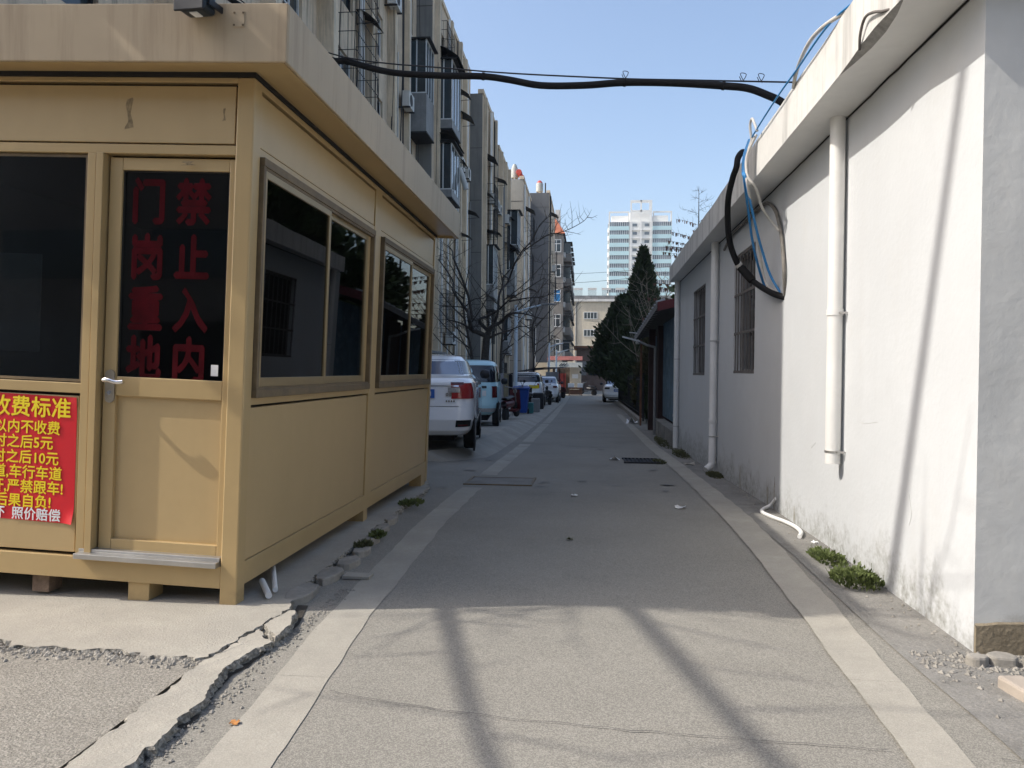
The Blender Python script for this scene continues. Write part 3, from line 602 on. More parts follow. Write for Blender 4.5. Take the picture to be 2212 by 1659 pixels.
cable('cable', [(1.77, 10.41, 2.92), (1.77, 9.9, 3.02), (1.77, 8.88, 3.03), (1.77, 8.23, 3.03), (1.77, 7.91, 2.99), (1.77, 7.6, 2.84), (1.77, 7.40, 2.61), (1.775, 7.32, 2.40), (1.775, 7.27, 2.21), (1.80, 7.34, 2.02)], .017, A['cable_grey'], 'grey taped cable bundle running under the eave and down the wall')
cable('cable', [(1.50, 5.95, 3.43), (1.48, 5.83, 3.46), (1.47, 5.69, 3.50), (1.46, 5.45, 3.53), (1.46, 5.21, 3.52), (1.48, 4.9, 3.47), (1.6, 4.7, 3.47)], .014, A['cable_white'], 'pale cable bowing up over the edge of the white eave')
cable('cable', [(1.47, 7.3, 3.46), (1.46, 6.8, 3.465), (1.455, 6.19, 3.47), (1.46, 5.68, 3.47), (1.47, 4.94, 3.47), (1.6, 4.5, 3.48)], .007, A['cable_blue'], 'blue cable lying along the top edge of the white eave')
cable('cable', [(1.47, 7.28, 3.44), (1.45, 7.26, 3.56), (1.45, 7.18, 3.60), (1.46, 7.10, 3.52), (1.47, 7.05, 3.45)], .012, A['cable_white'], 'short pale cable loop standing up where the cables leave the eave')

# ------------------------------------------------------------------ apartment blocks on the left
A['stucco'] = mat('brown_stucco', (.68, .555, .41), .95, .14, .7, .5, 12, streak=.85, streak_scale=7, streak_col=(.13, .108, .082), spot=.4, spot_col=(.46, .40, .32), spot_scale=.8)
A['gable'] = mat('grey_gable', (.215, .21, .195), .95, .12, .5, .4, 8, streak=.5, streak_col=(.10, .10, .10), spot=.35, spot_col=(.14, .14, .135), spot_scale=.5)
A['gable_dark'] = mat('dark_gable', (.15, .153, .158), .95, .12, .4, .4, 8, streak=.5, streak_col=(.09, .09, .09))
A['gable_pale'] = mat('pale_gable', (.42, .40, .35), .95, .12, .5, .4, 8, streak=.35, streak_col=(.25, .24, .21))
A['pier'] = mat('tan_pier', (.70, .585, .435), .95, .12, .9, .4, 12, streak=.7, streak_scale=7, streak_col=(.24, .205, .16))
A['frame_white'] = mat('white_window_frame', (.62, .64, .64), .5, .08, 3)
A['frame_dark'] = mat('dark_iron', (.022, .022, .024), .7, .2, 4)
A['sheet_grey'] = mat('grey_sheet_metal', (.24, .24, .235), .6, .15, 2, streak=.3)
A['awning'] = mat('dark_awning', (.022, .023, .025), .75, .25, 3)
A['ac'] = mat('ac_white', (.60, .60, .57), .6, .1, 4, streak=.3, streak_col=(.25, .22, .18))
A['green_strip'] = mat('teal_pipe', (.05, .20, .19), .5, .1, 3)
A['rust'] = mat('rust_brown', (.20, .09, .05), .8, .25, 6)
A['joint'] = mat('panel_joint', (.09, .088, .082), .95, .1, 2)

def facade(mb, x, y0, y1, z0, z1, holes, depth=.16):
    ys = sorted({y0, y1, *[h[0] for h in holes], *[h[1] for h in holes]}); zs = sorted({z0, z1, *[h[2] for h in holes], *[h[3] for h in holes]})
    for a, c in zip(ys, ys[1:]):
        for p, q in zip(zs, zs[1:]):
            if not any(h[0] <= a and c <= h[1] and h[2] <= p and q <= h[3] for h in holes):
                mb.quad((x, a, p), (x, c, p), (x, c, q), (x, a, q))
    for (a, c, p, q) in holes:
        X = x-depth
        mb.quad((x, a, p), (X, a, p), (X, c, p), (x, c, p)); mb.quad((x, a, q), (x, c, q), (X, c, q), (X, a, q))
        mb.quad((x, a, p), (x, a, q), (X, a, q), (X, a, p)); mb.quad((x, c, p), (X, c, p), (X, c, q), (x, c, q))
def window_x(root, x, a, c, p, q, m='frame_white', sash=2):
    b = MB(); X = x-.13
    b.box(X, X+.05, a, a+.05, p, q).box(X, X+.05, c-.05, c, p, q).box(X, X+.05, a+.05, c-.05, p, p+.05).box(X, X+.05, a+.05, c-.05, q-.05, q)
    for k in range(1, sash): y = a+(c-a)*k/sash; b.box(X, X+.04, y-.025, y+.025, p+.05, q-.05)
    b.box(X, X+.038, a+.05, c-.05, p+(q-p)*.66-.02, p+(q-p)*.66+.02)
    w = b.build('window', A[m], root)
    MB().box(X-.02, X-.005, a+.02, c-.02, p+.02, q-.02).build('pane', A['glass_far'], w)
    return w
def cage(root, x, a, c, p, q, d=.45):
    b = MB(); n = max(3, int((c-a)/.13)); t = .012
    for k in range(n+1): y = a+(c-a)*k/n; b.bar((x+d, y, p), (x+d, y, q), t)
    for k in range(4):
        y = x+d*k/3; b.bar((y, a, p), (y, a, q), t); b.bar((y, c, p), (y, c, q), t)
    for k in range(6):
        z = p+(q-p)*k/5; b.bar((x+d, a, z), (x+d, c, z), t*1.3); b.bar((x, a, z), (x+d, a, z), t*1.3); b.bar((x, c, z), (x+d, c, z), t*1.3)
    b.build('window_cage', A['frame_dark'], root, kind='stuff')
def awning(root, x, a, c, z, d=.8, drop=.35, curve=True):
    b = MB(); b.grid(lambda u, v: (x+d*u, a+(c-a)*v, z-drop*(u**1.8 if curve else u)), 6, 2); b.grid(lambda u, v: (x+d*u, c-(c-a)*v, z-.015-drop*(u**1.8 if curve else u)), 6, 2)
    o = b.build('awning', A['awning'], root)
    b = MB()
    for y in (a+.05, c-.05): b.bar((x, y, z-drop-.05), (x+d*.95, y, z-drop), .02)
    b.build('bracket', A['frame_dark'], o, kind='stuff')
def bay(root, x, a, c, p, q, d=.55, panel=.75, roofed=True):
    b = MB(); b.box(x-.02, x+d, a, c, p, p+panel); o = b.build('bay_window', A['sheet_grey'], root)
    g = MB().box(x, x+d-.03, a+.03, c-.03, p+panel, q); g.build('pane', A['glass_far'], o)
    f = MB(); t = .045
    for (yy) in (a, c-t): f.box(x+d-t, x+d, yy, yy+t, p+panel, q); 
    for k in range(1, 3): y = a+(c-a)*k/3; f.box(x+d-t*.8, x+d-.002, y-.02, y+.02, p+panel, q)
    f.box(x+d*.45, x+d*.45+t, a-.002, a+t*.6, p+panel, q); f.box(x, x+d, a-.004, a+.03, p+panel, p+panel+t); f.box(x, x+d+.003, a+.03, c, q-t, q)
    f.build('frame', A['frame_white'], o, kind='stuff')
    MB().box(x, x+d+.02, a-.03, c+.03, p-.06, p-.004).build('floor_slab', A['frame_dark'], o)
    if roofed: MB().box(x, x+d+.15, a-.08, c+.08, q+.004, q+.05).build('roof_sheet', A['awning'], o)
def ac_unit(root, x, y, z):
    b = MB(); b.box(x+.12, x+.42, y, y+.8, z, z+.55); o = b.build('ac_unit', A['ac'], root)
    MB().lathe([(.21, 0), (.21, .01)], (x+.42, y+.32, z+.28), 'x', 16).build('fan_grille', A['frame_dark'], o)
    MB().box(x, x+.45, y+.05, y+.09, z-.05, z-.003).box(x, x+.45, y+.7, y+.74, z-.05, z-.003).build('bracket', A['frame_dark'], o, kind='stuff')
def pipe_v(root, x, y, z0, z1, r=.055, m='pvc', d=.1, name='downpipe'):
    b = MB(); b.tube([(x+d, y, z0), (x+d, y, z1)], r, 10); b.build(name, A[m], root)

FL = 2.75
def block(label, x, y0, y1, ztop, cols, depth=10.0, gx=None, seed=1, gable='gable', extras=None, cat='building', minfloor=0):
    rr = random.Random(seed); zb = gz((y0+y1)/2)-.15
    root = thing('apartment_building', label, cat, (x, y0, zb), group='old apartment blocks on the left')
    holes = []; 
    nf = int((ztop-zb-.5)/FL)
    for f in range(nf):
        z = zb+.15+f*FL
        for (a, c) in cols: holes.append((a, c, z+.95, z+2.35))
    b = MB(); facade(b, x, y0, y1, zb, ztop, holes)
    b.quad((x, y1, zb), (x-depth, y1, zb), (x-depth, y1, ztop), (x, y1, ztop))
    b.quad((x, y0, ztop), (x, y1, ztop), (x-depth, y1, ztop), (x-depth, y0, ztop)); b.quad((x-depth, y0, zb), (x-depth, y0, ztop), (x-depth, y1, ztop), (x-depth, y1, zb))
    b.build('wall', A['stucco'], root)
    b = MB(); b.quad((x-.002, y0-.002, zb), (x-.002, y0-.002, ztop), (x-depth, y0-.002, ztop), (x-depth, y0-.002, zb)); ew = b.build('end_wall', A[gable], root)
    for f in range(1, nf+1): MB().box(x-1.2, x-.002, y0-.012, y0-.004, zb+f*FL, zb+f*FL+.03).build('panel_joint', A['joint'], ew)
    MB().box(x-.25, x+.06, y0-.03, y1+.0, ztop+.002, ztop+.22).build('parapet', A['pier'], root)
    for i, (a, c, p, q) in enumerate(holes):
        window_x(root, x, a, c, p, q, 'frame_white' if rr.random() < .7 else 'frame_dark')
        if c-a > .9:
            t = rr.random()
            if t < .36: cage(root, x, a-.1, c+.1, p-.35, q+.05, rr.uniform(.35, .55))
            elif t < .54: awning(root, x, a-.15, c+.15, q+.25, rr.uniform(.6, .95), rr.uniform(.2, .4), rr.random() < .6)
            elif t < .64: bay(root, x, a-.05, c+.05, p-.7, q+.1, rr.uniform(.45, .65), .7, rr.random() < .7)
        if rr.random() < .22: ac_unit(root, x, c+.1, p-.75)
    return root, zb, nf, holes, rr
# first block, its gable end out of frame on the left
ra, zb, nf, _, rr = block('tall brown stained apartment block nearest the guard booth', -7.0, 5.5, 30.5, 17.0, [(9, 10.4), (13, 14.4), (17, 18.2), (20.6, 22.2), (24.7, 25.5), (26.9, 27.5), (29.0, 29.9)], seed=11)
for y, w_, d in ((11.8, .3, .35), (15.8, .3, .35), (19.2, .35, .45), (23.2, .30, .30), (23.9, .2, .22), (26.1, .25, .28), (28.3, .2, .25)): MB().box(-7.0, -7.0+d, y, y+w_, zb, 16.9).build('pier', A['pier'], ra)
for y, m, r in ((22.6, 'pvc', .07), (22.85, 'ac', .05), (27.9, 'frame_dark', .03), (28.65, 'green_strip', .06), (28.9, 'pvc', .05), (24.3, 'frame_dark', .02)): pipe_v(ra, -7.0, y, zb, 16.9, r, m, .12)
bay(ra, -7.0, 29.0, 30.4, 10.4, 13.9, .75, 1.45)
cage(ra, -7.0, 20.3, 22.5, 8.4, 10.9, .7); cage(ra, -7.0, 20.3, 22.5, 11.6, 13.6, .7)
for k in range(8):
    y = 20+rr.random()*10; MB().tube(smooth_path([(-6.75, y, 16.5), (-6.72, y+.2, 12+rr.random()), (-6.74, y-.1, 8), (-6.8, y+.1, 3)], 5), .012, 5).build('wall_cable', A['frame_dark'], ra)
MB().tube(smooth_path([(-6.7, 23.5, 15.2), (-6.6, 24.6, 14.2), (-6.65, 25.6, 15.4)], 6), .02, 6).build('wall_cable', A['frame_dark'], ra)
rb, zb, nf, _, rr = block('second stepped apartment block with white downpipes and bay windows', -6.35, 30.52, 40.4, 16.8, [(31.5, 33.1), (34.7, 35.4), (36.5, 37.2), (39.2, 40.0)], seed=23)
for y, w_, d in ((31.0, .25, .22), (33.7, .3, .25), (35.9, .25, .3), (37.9, .3, .22)): MB().box(-6.35, -6.35+d, y, y+w_, zb, 16.7).build('pier', A['pier'], rb)
for y, m, r in ((38.5, 'pvc', .075), (33.4, 'pvc', .05), (35.6, 'frame_dark', .03)): pipe_v(rb, -6.35, y, zb, 16.6, r, m, .15)
bay(rb, -6.35, 31.2, 33.2, 11.2, 14.0, .7, .35); awning(rb, -6.35, 31.0, 33.4, 14.5, 1.0, .5); bay(rb, -6.35, 31.2, 33.2, 8.4, 10.6, .7, .3); awning(rb, -6.35, 31.0, 33.2, 11.0, .9, .3)
b = MB(); b.tube(smooth_path([(-5.7, 33.3, 10.1), (-5.55, 33.35, 9.7), (-5.4, 33.4, 9.2)], 6), .12, 12); b.build('vent_duct', A['ac'], rb)
rc, zb, nf, _, rr = block('third brown apartment block stepping out behind the bare tree', -5.7, 40.42, 46.0, 15.9, [(41.2, 42.6), (43.6, 44.2), (45.0, 45.6)], seed=37)
for y, w_, d in ((40.8, .2, .2), (43.0, .25, .25), (44.5, .25, .3)): MB().box(-5.7, -5.7+d, y, y+w_, zb, 15.8).build('pier', A['pier'], rc)
for y, m, r in ((42.9, 'pvc', .075), (44.4, 'frame_dark', .04)): pipe_v(rc, -5.7, y, zb, 15.7, r, m, .15)
cage(rc, -5.7, 41.0, 42.7, 8.6, 11.3, .6); bay(rc, -5.7, 41.0, 42.7, 4.6, 8.0, .6, 1.3)
rd, zb, nf, _, rr = block('fourth brown apartment block with a worn white downpipe', -5.5, 46.02, 51.3, 14.6, [(46.8, 48.2), (49.4, 50.0), (50.7, 51.2)], seed=41)
for y, w_, d in ((46.3, .2, .25), (48.6, .25, .25), (50.4, .25, .3)): MB().box(-5.5, -5.5+d, y, y+w_, zb, 14.5).build('pier', A['pier'], rd)
for y, m, r in ((48.9, 'pvc', .08), (50.8, 'frame_dark', .04)): pipe_v(rd, -5.5, y, zb, 14.4, r, m, .15)
bay(rd, -5.5, 49.4, 51.2, 9.2, 11.6, .9, .2); bay(rd, -5.5, 49.6, 51.1, 6.2, 9.0, .7, 1.6)
re_, zb, nf, _, rr = block('pale grey gabled block with water tanks on its roof', -4.62, 53.02, 60.0, 14.5, [(54.5, 56.0), (57.4, 58.8)], seed=53, depth=5.5, gable='gable_pale')
pipe_v(re_, -4.62, 53.4, zb, 14.2, .06, 'pvc', .1); pipe_v(re_, -4.62, 57, zb, 14.2, .06, 'pvc', .1)
rh, zb, nf, _, rr = block('narrow dark block wedged between the two grey gabled blocks', -6.2, 66.0, 67.8, 17.0, [(66.4, 67.4)], seed=57, depth=10)
rg, zb, nf, _, rr = block('dark grey gabled block standing out towards the lane', -3.6, 68.0, 80.0, 17.0, [(70.0, 71.5), (74.0, 75.5)], seed=59, depth=6, gable='gable_dark')
pipe_v(rg, -3.6, 68.5, zb, 16.8, .07, 'frame_dark', .1)
b = MB(); b.tube([(-4.7, 67.9, zb+1), (-4.7, 67.9, zb+6)], .06, 8); b.build('downpipe', A['pvc'], rg)
for root_, x_, y0_, y1_, zt_, n_ in ((ra, -7.0, 19.5, 30.3, 16.5, 8), (rb, -6.35, 30.8, 40.2, 16.3, 12), (rc, -5.7, 40.6, 45.8, 15.4, 8), (rd, -5.5, 46.2, 51.2, 14.2, 8)):
    rq = random.Random(int(y0_))
    for k in range(n_):
        y = rq.uniform(y0_, y1_); t = rq.random(); d = rq.uniform(.06, .18)
        if t < .45: pipe_v(root_, x_, y, gz(y0_), rq.uniform(.55, 1)*zt_, rq.uniform(.025, .05), rq.choice(('pvc', 'ac', 'sheet_grey')), d)
        else:
            z0_ = rq.uniform(6, zt_); MB().tube(smooth_path([(x_+d, y, z0_), (x_+d+.05, y+rq.gauss(0, .3), z0_-2), (x_+d, y+rq.gauss(0, .4), z0_-4), (x_+d, y+rq.gauss(0, .3), max(1.5, z0_-8))], 5), rq.uniform(.01, .02), 5).build('wall_cable', A['frame_dark'], root_)
    for k in range(n_//2):
        y = rq.uniform(y0_, y1_-1); z0_ = rq.uniform(4, zt_-2); awning(root_, x_, y, y+rq.uniform(.8, 1.4), z0_, rq.uniform(.5, .9), rq.uniform(.2, .4))
# rooftop things
def tank(x, y, z, r, h, m, label, lid):
    t = thing('water_tank', label, 'water tank', (x, y, z), group='water tanks on the grey block roofs')
    MB().lathe([(r, .2), (r, h), (r*.8, h+.12)], (x, y, z), 'z', 18).build('barrel', m, t)
    MB().lathe([(r*.95, h+.02), (r*.7, h+.2), (.1, h+.32)], (x, y, z), 'z', 18).build('lid', lid, t)
    b = MB()
    for k in range(4): a = k*math.pi/2+.6; b.bar((x+r*.8*math.cos(a), y+r*.8*math.sin(a), z), (x+r*.8*math.cos(a), y+r*.8*math.sin(a), z+.21), .06)
    b.build('stand', A['frame_dark'], t, kind='stuff')
A['tank'] = mat('tank_grey', (.42, .43, .40), .5, .1, 2); A['tank_red'] = mat('tank_red', (.50, .07, .05), .5, .15, 2)
tank(-5.35, 54.4, 14.72, .24, .85, A['tank'], 'upright grey water tank on the pale gabled roof', A['tank'])
tank(-4.55, 69.5, 17.22, .32, .9, A['tank'], 'grey water tank with red lid on the dark gabled roof', A['tank_red'])
for (x, y, z, r, lb) in ((-5.0, 54.0, 15.25, .20, 'larger red end drum of a solar heater on the pale gabled roof'), (-4.78, 54.2, 14.95, .15, 'smaller red end drum beside the larger one on the roof')):
    t = thing('solar_heater_drum', lb, 'solar heater', (x, y, z), group='red solar heater drums')
    MB().lathe([(r*.9, -.05), (r, 0), (r, .8)], (x, y, z), 'y', 18).build('drum', A['tank_red'], t)
    b = MB(); b.bar((x-.15, y+.3, 14.7), (x, y+.4, z), .04).bar((x+.15, y+.3, 14.7), (x, y+.4, z), .04); b.build('stand', A['rust'], t, kind='stuff')
MB().tube([(-4.0, 69, 17.2), (-4.0, 69, 18.1)], .06, 8).build('vent_pipe', A['frame_dark'], label='short black vent pipe on the dark gabled roof', cat='pipe', origin=(-4, 69, 17.2))

# red-roofed block further on
A['red_tile'] = mat('red_roof_tile', (.42, .14, .075), .8, .2, 1.2, .4, 8)
A['block_grey'] = mat('block_grey', (.24, .225, .205), .95, .12, .8, .3, 6, streak=.3)
A['white_tile'] = mat('white_corner', (.62, .61, .58), .8, .06, 1, streak=.3, streak_col=(.3, .29, .27))
fb = thing('apartment_building', 'grey block with red hipped roof at the end of the left row', 'building', (-5.5, 90, -.7))
X0, X1, Y0, Y1, ZT = -5.6, -3.05, 90.0, 112.0, 17.3
b = MB(); b.box(X0-6, X1, Y0, Y1, -.7, ZT); b.build('wall', A['block_grey'], fb)
MB().box(X0+.0, X0+.98, Y0-.12, Y0-.003, -.7, ZT-.02).build('corner_pier', A['white_tile'], fb)
rfm = MB(); r_ = 2.3; rfm.v += [(X0-.3, Y0-.3, ZT+.01), (X1+.2, Y0-.3, ZT+.01), (X1+.2, Y1, ZT+.01), (X0-.3, Y1, ZT+.01), (X0+.35, Y0+1.0, ZT+r_), (X1-1.2, Y0+1.2, ZT+r_), (X1-1.2, Y1, ZT+r_), (X0+.35, Y1, ZT+r_)]
for f in ((0, 1, 5, 4), (1, 2, 6, 5), (3, 0, 4, 7), (4, 5, 6, 7)): rfm.f.append(f); rfm.sm.append(False)
rf2 = rfm.build('roof', A['red_tile'], fb); MB().box(-4.1, -3.5, 91.5, 92.2, ZT+.4, ZT+3.1).build('chimney', A['white_tile'], rf2)
for f in range(6):
    z = -.3+f*2.9
    w = MB(); t = .09; a, c, p, q = X0+1.15, X1-.25, z+.95, z+2.45
    w.box(a, c, Y0-.06, Y0-.005, p, p+t).box(a, c, Y0-.06, Y0-.005, q-t, q).box(a, a+t, Y0-.06, Y0-.005, p+t, q-t).box(c-t, c, Y0-.06, Y0-.005, p+t, q-t).box((a+c)/2-.04, (a+c)/2+.04, Y0-.06, Y0-.005, p+t, q-t).box(a+t, c-t, Y0-.055, Y0-.005, p+.95, p+1.03)
    w = w.build('window', A['frame_white'], fb); MB().box(a+.02, c-.02, Y0-.03, Y0-.004, p+.02, q-.02).build('pane', A['cable_blue'] if f == 3 else A['glass_far'], w)
    for k in range(5):
        y = Y0+1.5+k*4.2
        bx = MB().box(X1+.002, X1+.9, y, y+2.8, z+.1, z+1.0); bo = bx.build('balcony', A['block_grey'], fb); MB().box(X1+.01, X1+.82, y+.06, y+2.7, z+1.003, z+2.3).build('pane', A['glass_far'], bo)
        MB().box(X1+.002, X1+1.0, y-.1, y+2.9, z+2.303, z+2.4).build('awning', A['awning'], bo)
    MB().box(X1+.003, X1+.25, Y0+.4, Y0+1.2, z+.4, z+1.0).build('ac_unit', A['ac'], fb)

# cream building closing the lane
A['cream'] = mat('cream_render', (.60, .53, .41), .95, .12, .5, .3, 5, streak=.4, streak_col=(.36, .31, .24), spot=.3, spot_col=(.42, .37, .29), spot_scale=.35)
cb = thing('apartment_building', 'cream four storey block closing the far end of the lane', 'building', (3, 131, -.7))
YC = 131.0; b = MB(); b.box(-4.2, 14, YC, YC+11, -.7, 13.1); b.build('wall', A['cream'], cb)
MB().box(-4.4, 14.2, YC-.35, YC+11.2, 13.103, 13.5).build('cornice', A['white_tile'], cb); MB().box(-4.4, 14.2, YC-.30, YC+.1, 13.503, 14.1).build('parapet', A['sheet_grey'], cb)
for f in range(4):
    for xw in (-.9, 5.3, 10.2):
        z = .4+f*2.95+.9; w = MB(); a, c, p, q = xw, xw+2.3, z, z+1.2; t = .1
        w.box(a, c, YC-.09, YC-.005, p, p+t).box(a, c, YC-.09, YC-.005, q-t, q)
        for k in range(5): xx = a+(c-a-t)*k/4; w.box(xx, xx+t, YC-.088, YC-.005, p+t, q-t)
        w = w.build('window', A['frame_white'], cb); MB().box(a+.02, c-.02, YC-.04, YC-.004, p+.02, q-.02).build('pane', A['glass_far'], w)
MB().tube([(-2.2, YC-.12, 0), (-2.2, YC-.12, 12.6), (-1.8, YC-.12, 13.05)], .11, 8).build('downpipe', A['sheet_grey'], cb)
b = MB(); b.box(-2.0, -.95, YC-.02, YC-.003, 6.4, 9.6); 
for k in range(5):
    x = -2.6+k*2.35
    t = thing('solar_heater', ('leftmost', 'second', 'third', 'fourth', 'rightmost')[k]+' rooftop solar heater on the cream block', 'solar heater', (x, YC, 13.5), group='solar heaters on the cream block')
    MB().box(x, x+1.5, YC+.2, YC+.5, 15.1, 15.45).build('tank', A['white_tile'], t)
    m = MB()
    for j in range(9): m.bar((x+.1+j*.16, YC+.3, 15.1), (x+.1+j*.16, YC-.35, 14.12), .05)
    m.build('tube_rack', A['frame_dark'], t, kind='stuff')

# tower block
A['tower'] = mat('tower_white', (.80, .80, .77), .85, .05, .1); A['aqua'] = mat('tower_aqua', (.50, .70, .73), .8, .05, .1)
tw = thing('apartment_tower', 'white and aqua high-rise tower beyond the cream block', 'tower', (17.6, 275, -.7))
TX0, TX1, TY = 6.6, 28.6, 275.0; CX0, CX1 = 14.1, 21.6
b = MB(); b.box(TX0, TX1, TY, TY+16, -.7, 54.2); b.build('wall', A['tower'], tw)
A['tower_glass'] = mat('tower_glass', (.16, .20, .23), .15, .35, .35)
for f in range(18):
    z = 1.6+f*2.92
    for (a, c) in ((TX0+.3, CX0-.35), (CX1+.35, TX1-.1)):
        sp = MB().box(a, c, TY-.45, TY-.01, z-.1, z+1.35).build('spandrel', A['aqua'], tw)
        wi = MB().box(a+.05, c-.05, TY-.30, TY-.012, z+1.353, z+2.82).build('window_band', A['tower_glass'], tw)
        m = MB(); n = 9
        for k in range(n+1): x = a+.05+(c-a-.1)*k/n; m.box(x-.07, x+.07, TY-.37, TY-.302, z+1.36, z+2.8)
        m.build('mullions', A['frame_white'], wi, kind='stuff')
    for (a, c) in ((CX0+.4, (CX0+CX1)/2-.3), ((CX0+CX1)/2+.3, CX1-.4)):
        MB().box(a+(.5 if a < 17 else 1.0), a+(2.0 if a < 17 else 2.6), TY-.1, TY-.01, z+1.3, z+2.3).build('window', A['tower_glass'], tw)
        MB().box(a-.2, c+.2, TY-.7, TY-.105, z-.15, z+.05).build('floor_slab', A['tower'], tw)
    MB().box(TX0-.25, TX0-.01, TY+1.0, TY+2.2, z+1.2, z+2.4).build('side_window', A['tower_glass'], tw)
for x in (CX0, (CX0+CX1)/2-.3, CX1-.5): MB().box(x, x+.55, TY-.9, TY-.705, -.7, 61.6).build('pier', A['tower'], tw)
m = MB()
for (a, c) in ((TX0, CX0-.3), (CX1+.3, TX1)):
    m.box(a, a+.5, TY-.3, TY+.2, 54.203, 57.8).box(c-.5, c, TY-.3, TY+.2, 54.203, 57.8).box(a+.5, c-.5, TY-.3, TY+.2, 57.3, 57.8)
m.build('roof_frame', A['tower'], tw)
for (a, c) in ((TX0+1, CX0-.6), (CX1+.6, TX1-1)): MB().box(a, c, TY+3, TY+6, 54.203, 56.9).build('roof_room', A['tower'], tw)
MB().box(CX0, CX1, TY+2.0, TY+8, 54.203, 58.0).build('stair_core', A['tower'], tw)
MB().box(CX0+.56, CX1-.52, TY-.9, TY-.4, 61.0, 61.6).box(CX0+.56, CX1-.52, TY-.9, TY-.4, 57.5, 58.1).build('roof_beams', A['tower'], tw)
MB().box(CX0+.2, CX0+.7, TY+2.5, TY+3, 58.003, 61.4).box(CX1-.7, CX1-.2, TY+2.5, TY+3, 58.003, 61.4).box(CX0+.2, CX1-.2, TY+2.5, TY+3, 61.403, 61.9).build('roof_pergola', A['tower'], tw)

# low brick house and shop at the end
A['brick'] = mat('old_brick', (.17, .12, .10), .95, .25, 1.5, .5, 12, spot=.4, spot_col=(.28, .25, .22), spot_scale=.8)
bh = thing('brick_house', 'low dark brick house beyond the parked white car', 'house', (1.8, 78, -.62))
MB().box(-1.2, 9.5, 78, 86, -.62, 3.6).build('wall', A['brick'], bh); MB().box(-1.5, 9.8, 77.5, 86.3, 3.603, 3.85).build('roof', A['rust'], bh)
MB().box(.0, 1.4, 77.94, 77.997, .9, 2.3).build('window', A['glass_far'], bh); MB().box(1.9, 3.1, 77.94, 77.997, -.6, 1.6).build('door', mat('maroon_door', (.07, .03, .03), .7, .2, 3), bh)
MB().box(-1.15, -.2, 77.9, 77.996, .9, 2.3).build('shutter', A['sheet_grey'], bh); MB().box(3.4, 4.9, 77.93, 77.997, -.6, 2.4).build('gate_panel', A['block_grey'], bh)
sp = thing('shop', 'small shop with red and white awning and tan wall', 'shop', (-2, 64, -.62))
MB().box(-4.4, -3.0, 64.4, 68, -.62, 2.0).build('wall', A['cream'], sp); MB().box(-1.55, -.62, 64.4, 68, -.62, 1.9).build('wall', A['cream'], sp)
MB().box(-2.997, -1.553, 65.2, 68, -.62, 1.9).build('back_wall', mat('shop_inner', (.12, .10, .09), .9, .3, 2), sp)
aw = MB(); aw.grid(lambda u, v: (-3.4+2.9*v, 64.5-1.3*u, 2.55-.35*u), 2, 8); aw.grid(lambda u, v: (-.5-2.9*v, 64.5-1.3*u, 2.53-.35*u), 2, 8); aw = aw.build('awning', mat('awning_red', (.22, .075, .065), .8, .2, 2), sp)
MB().box(-3.4, -.5, 63.17, 63.2, 1.62, 2.02).build('valance', mat('valance_white', (.62, .64, .60), .8, .08, 2), aw)
for k in range(3): MB().bar((-2.4+k*.2, 63.155, 1.72), (-2.15+k*.2, 63.155, 1.95), .05).build('letter_stroke', A['frame_dark'], aw)
MB().box(-2.5, -1.9, 65.12, 65.19, -.5, 1.1).build('door', mat('shop_door', (.35, .06, .06), .6, .2, 3), sp)
MB().box(-1.35, -.85, 64.36, 64.397, .7, 1.05).build('sign_plate', A['paper'], sp)
tb = thing('market_table', 'low red table with goods in front of the shop', 'table', (-1.0, 61, -.62))
MB().box(-1.55, -.45, 60.6, 61.3, -.1, .02).build('top', A['rust'], tb)
for (x, y) in ((-1.5, 60.65), (-.5, 60.65), (-1.5, 61.25), (-.5, 61.25)): MB().box(x-.03, x+.03, y-.03, y+.03, -.62, -.103).build('leg', A['rust'], tb)
MB().box(-1.45, -.55, 60.7, 61.2, -.55, -.15).build('drawer', A['rust'], tb)
for k, (x, w_, lb) in enumerate(((-1.6, .5, 'left white box on the red shop table'), (-.85, .42, 'right white box on the red shop table'))):
    b = MB(); b.box(x, x+w_, 60.7, 61.0, .022, .35); o = b.build('box', A['paper'], origin=(x, 60.8, .02), bevel=.02, label=lb, cat='box', group='white boxes on the shop table')
# sunlit wires in the distance
for k, (p, q, s, lb) in enumerate((((-4.0, 60, 8.8), (16, 70, 12.2), .5, 'upper thin wire strung over the far lane'), ((-4.3, 56, 7.6), (14, 60, 10.6), .6, 'lower thin wire strung over the far lane'), ((-4.5, 50, 3.6), (4, 62, 2.9), .3, 'low wire crossing before the cream block'))):
    m = [tuple(Vector(p).lerp(Vector(q), t)-Vector((0, 0, s*4*t*(1-t)))) for t in [i/8 for i in range(9)]]
    cable('overhead_wire', m, .014, A['black_plastic'], lb, 3, 5)

# ------------------------------------------------------------------ vehicles
A['car_white'] = mat('car_paint_white', (.90, .91, .92), .25, 0, spec=.5, coat=1.0)
A['car_ice'] = mat('car_paint_ice_blue', (.46, .72, .78), .3, 0, spec=.5, coat=.5)
A['car_glass'] = mat('car_glass', (.018, .022, .030), .04, 0, spec=.7)
A['car_glass_blue'] = mat('car_glass_blue', (.10, .13, .20), .08, 0, spec=.7)
A['lamp_red'] = mat('tail_lamp_red', (.34, .010, .014), .15, 0, spec=.6, coat=.5)
A['lamp_red_dim'] = mat('tail_lamp_dark_red', (.10, .008, .010), .2, 0, spec=.6)
A['lamp_clear'] = mat('tail_lamp_clear', (.42, .40, .38), .15, .3, 60, spec=.6, coat=.4)
A['tyre'] = mat('tyre', (.013, .013, .013), .85, .2, 30)
A['rim'] = mat('rim', (.28, .28, .29), .35, .1, 10, metal=.7)
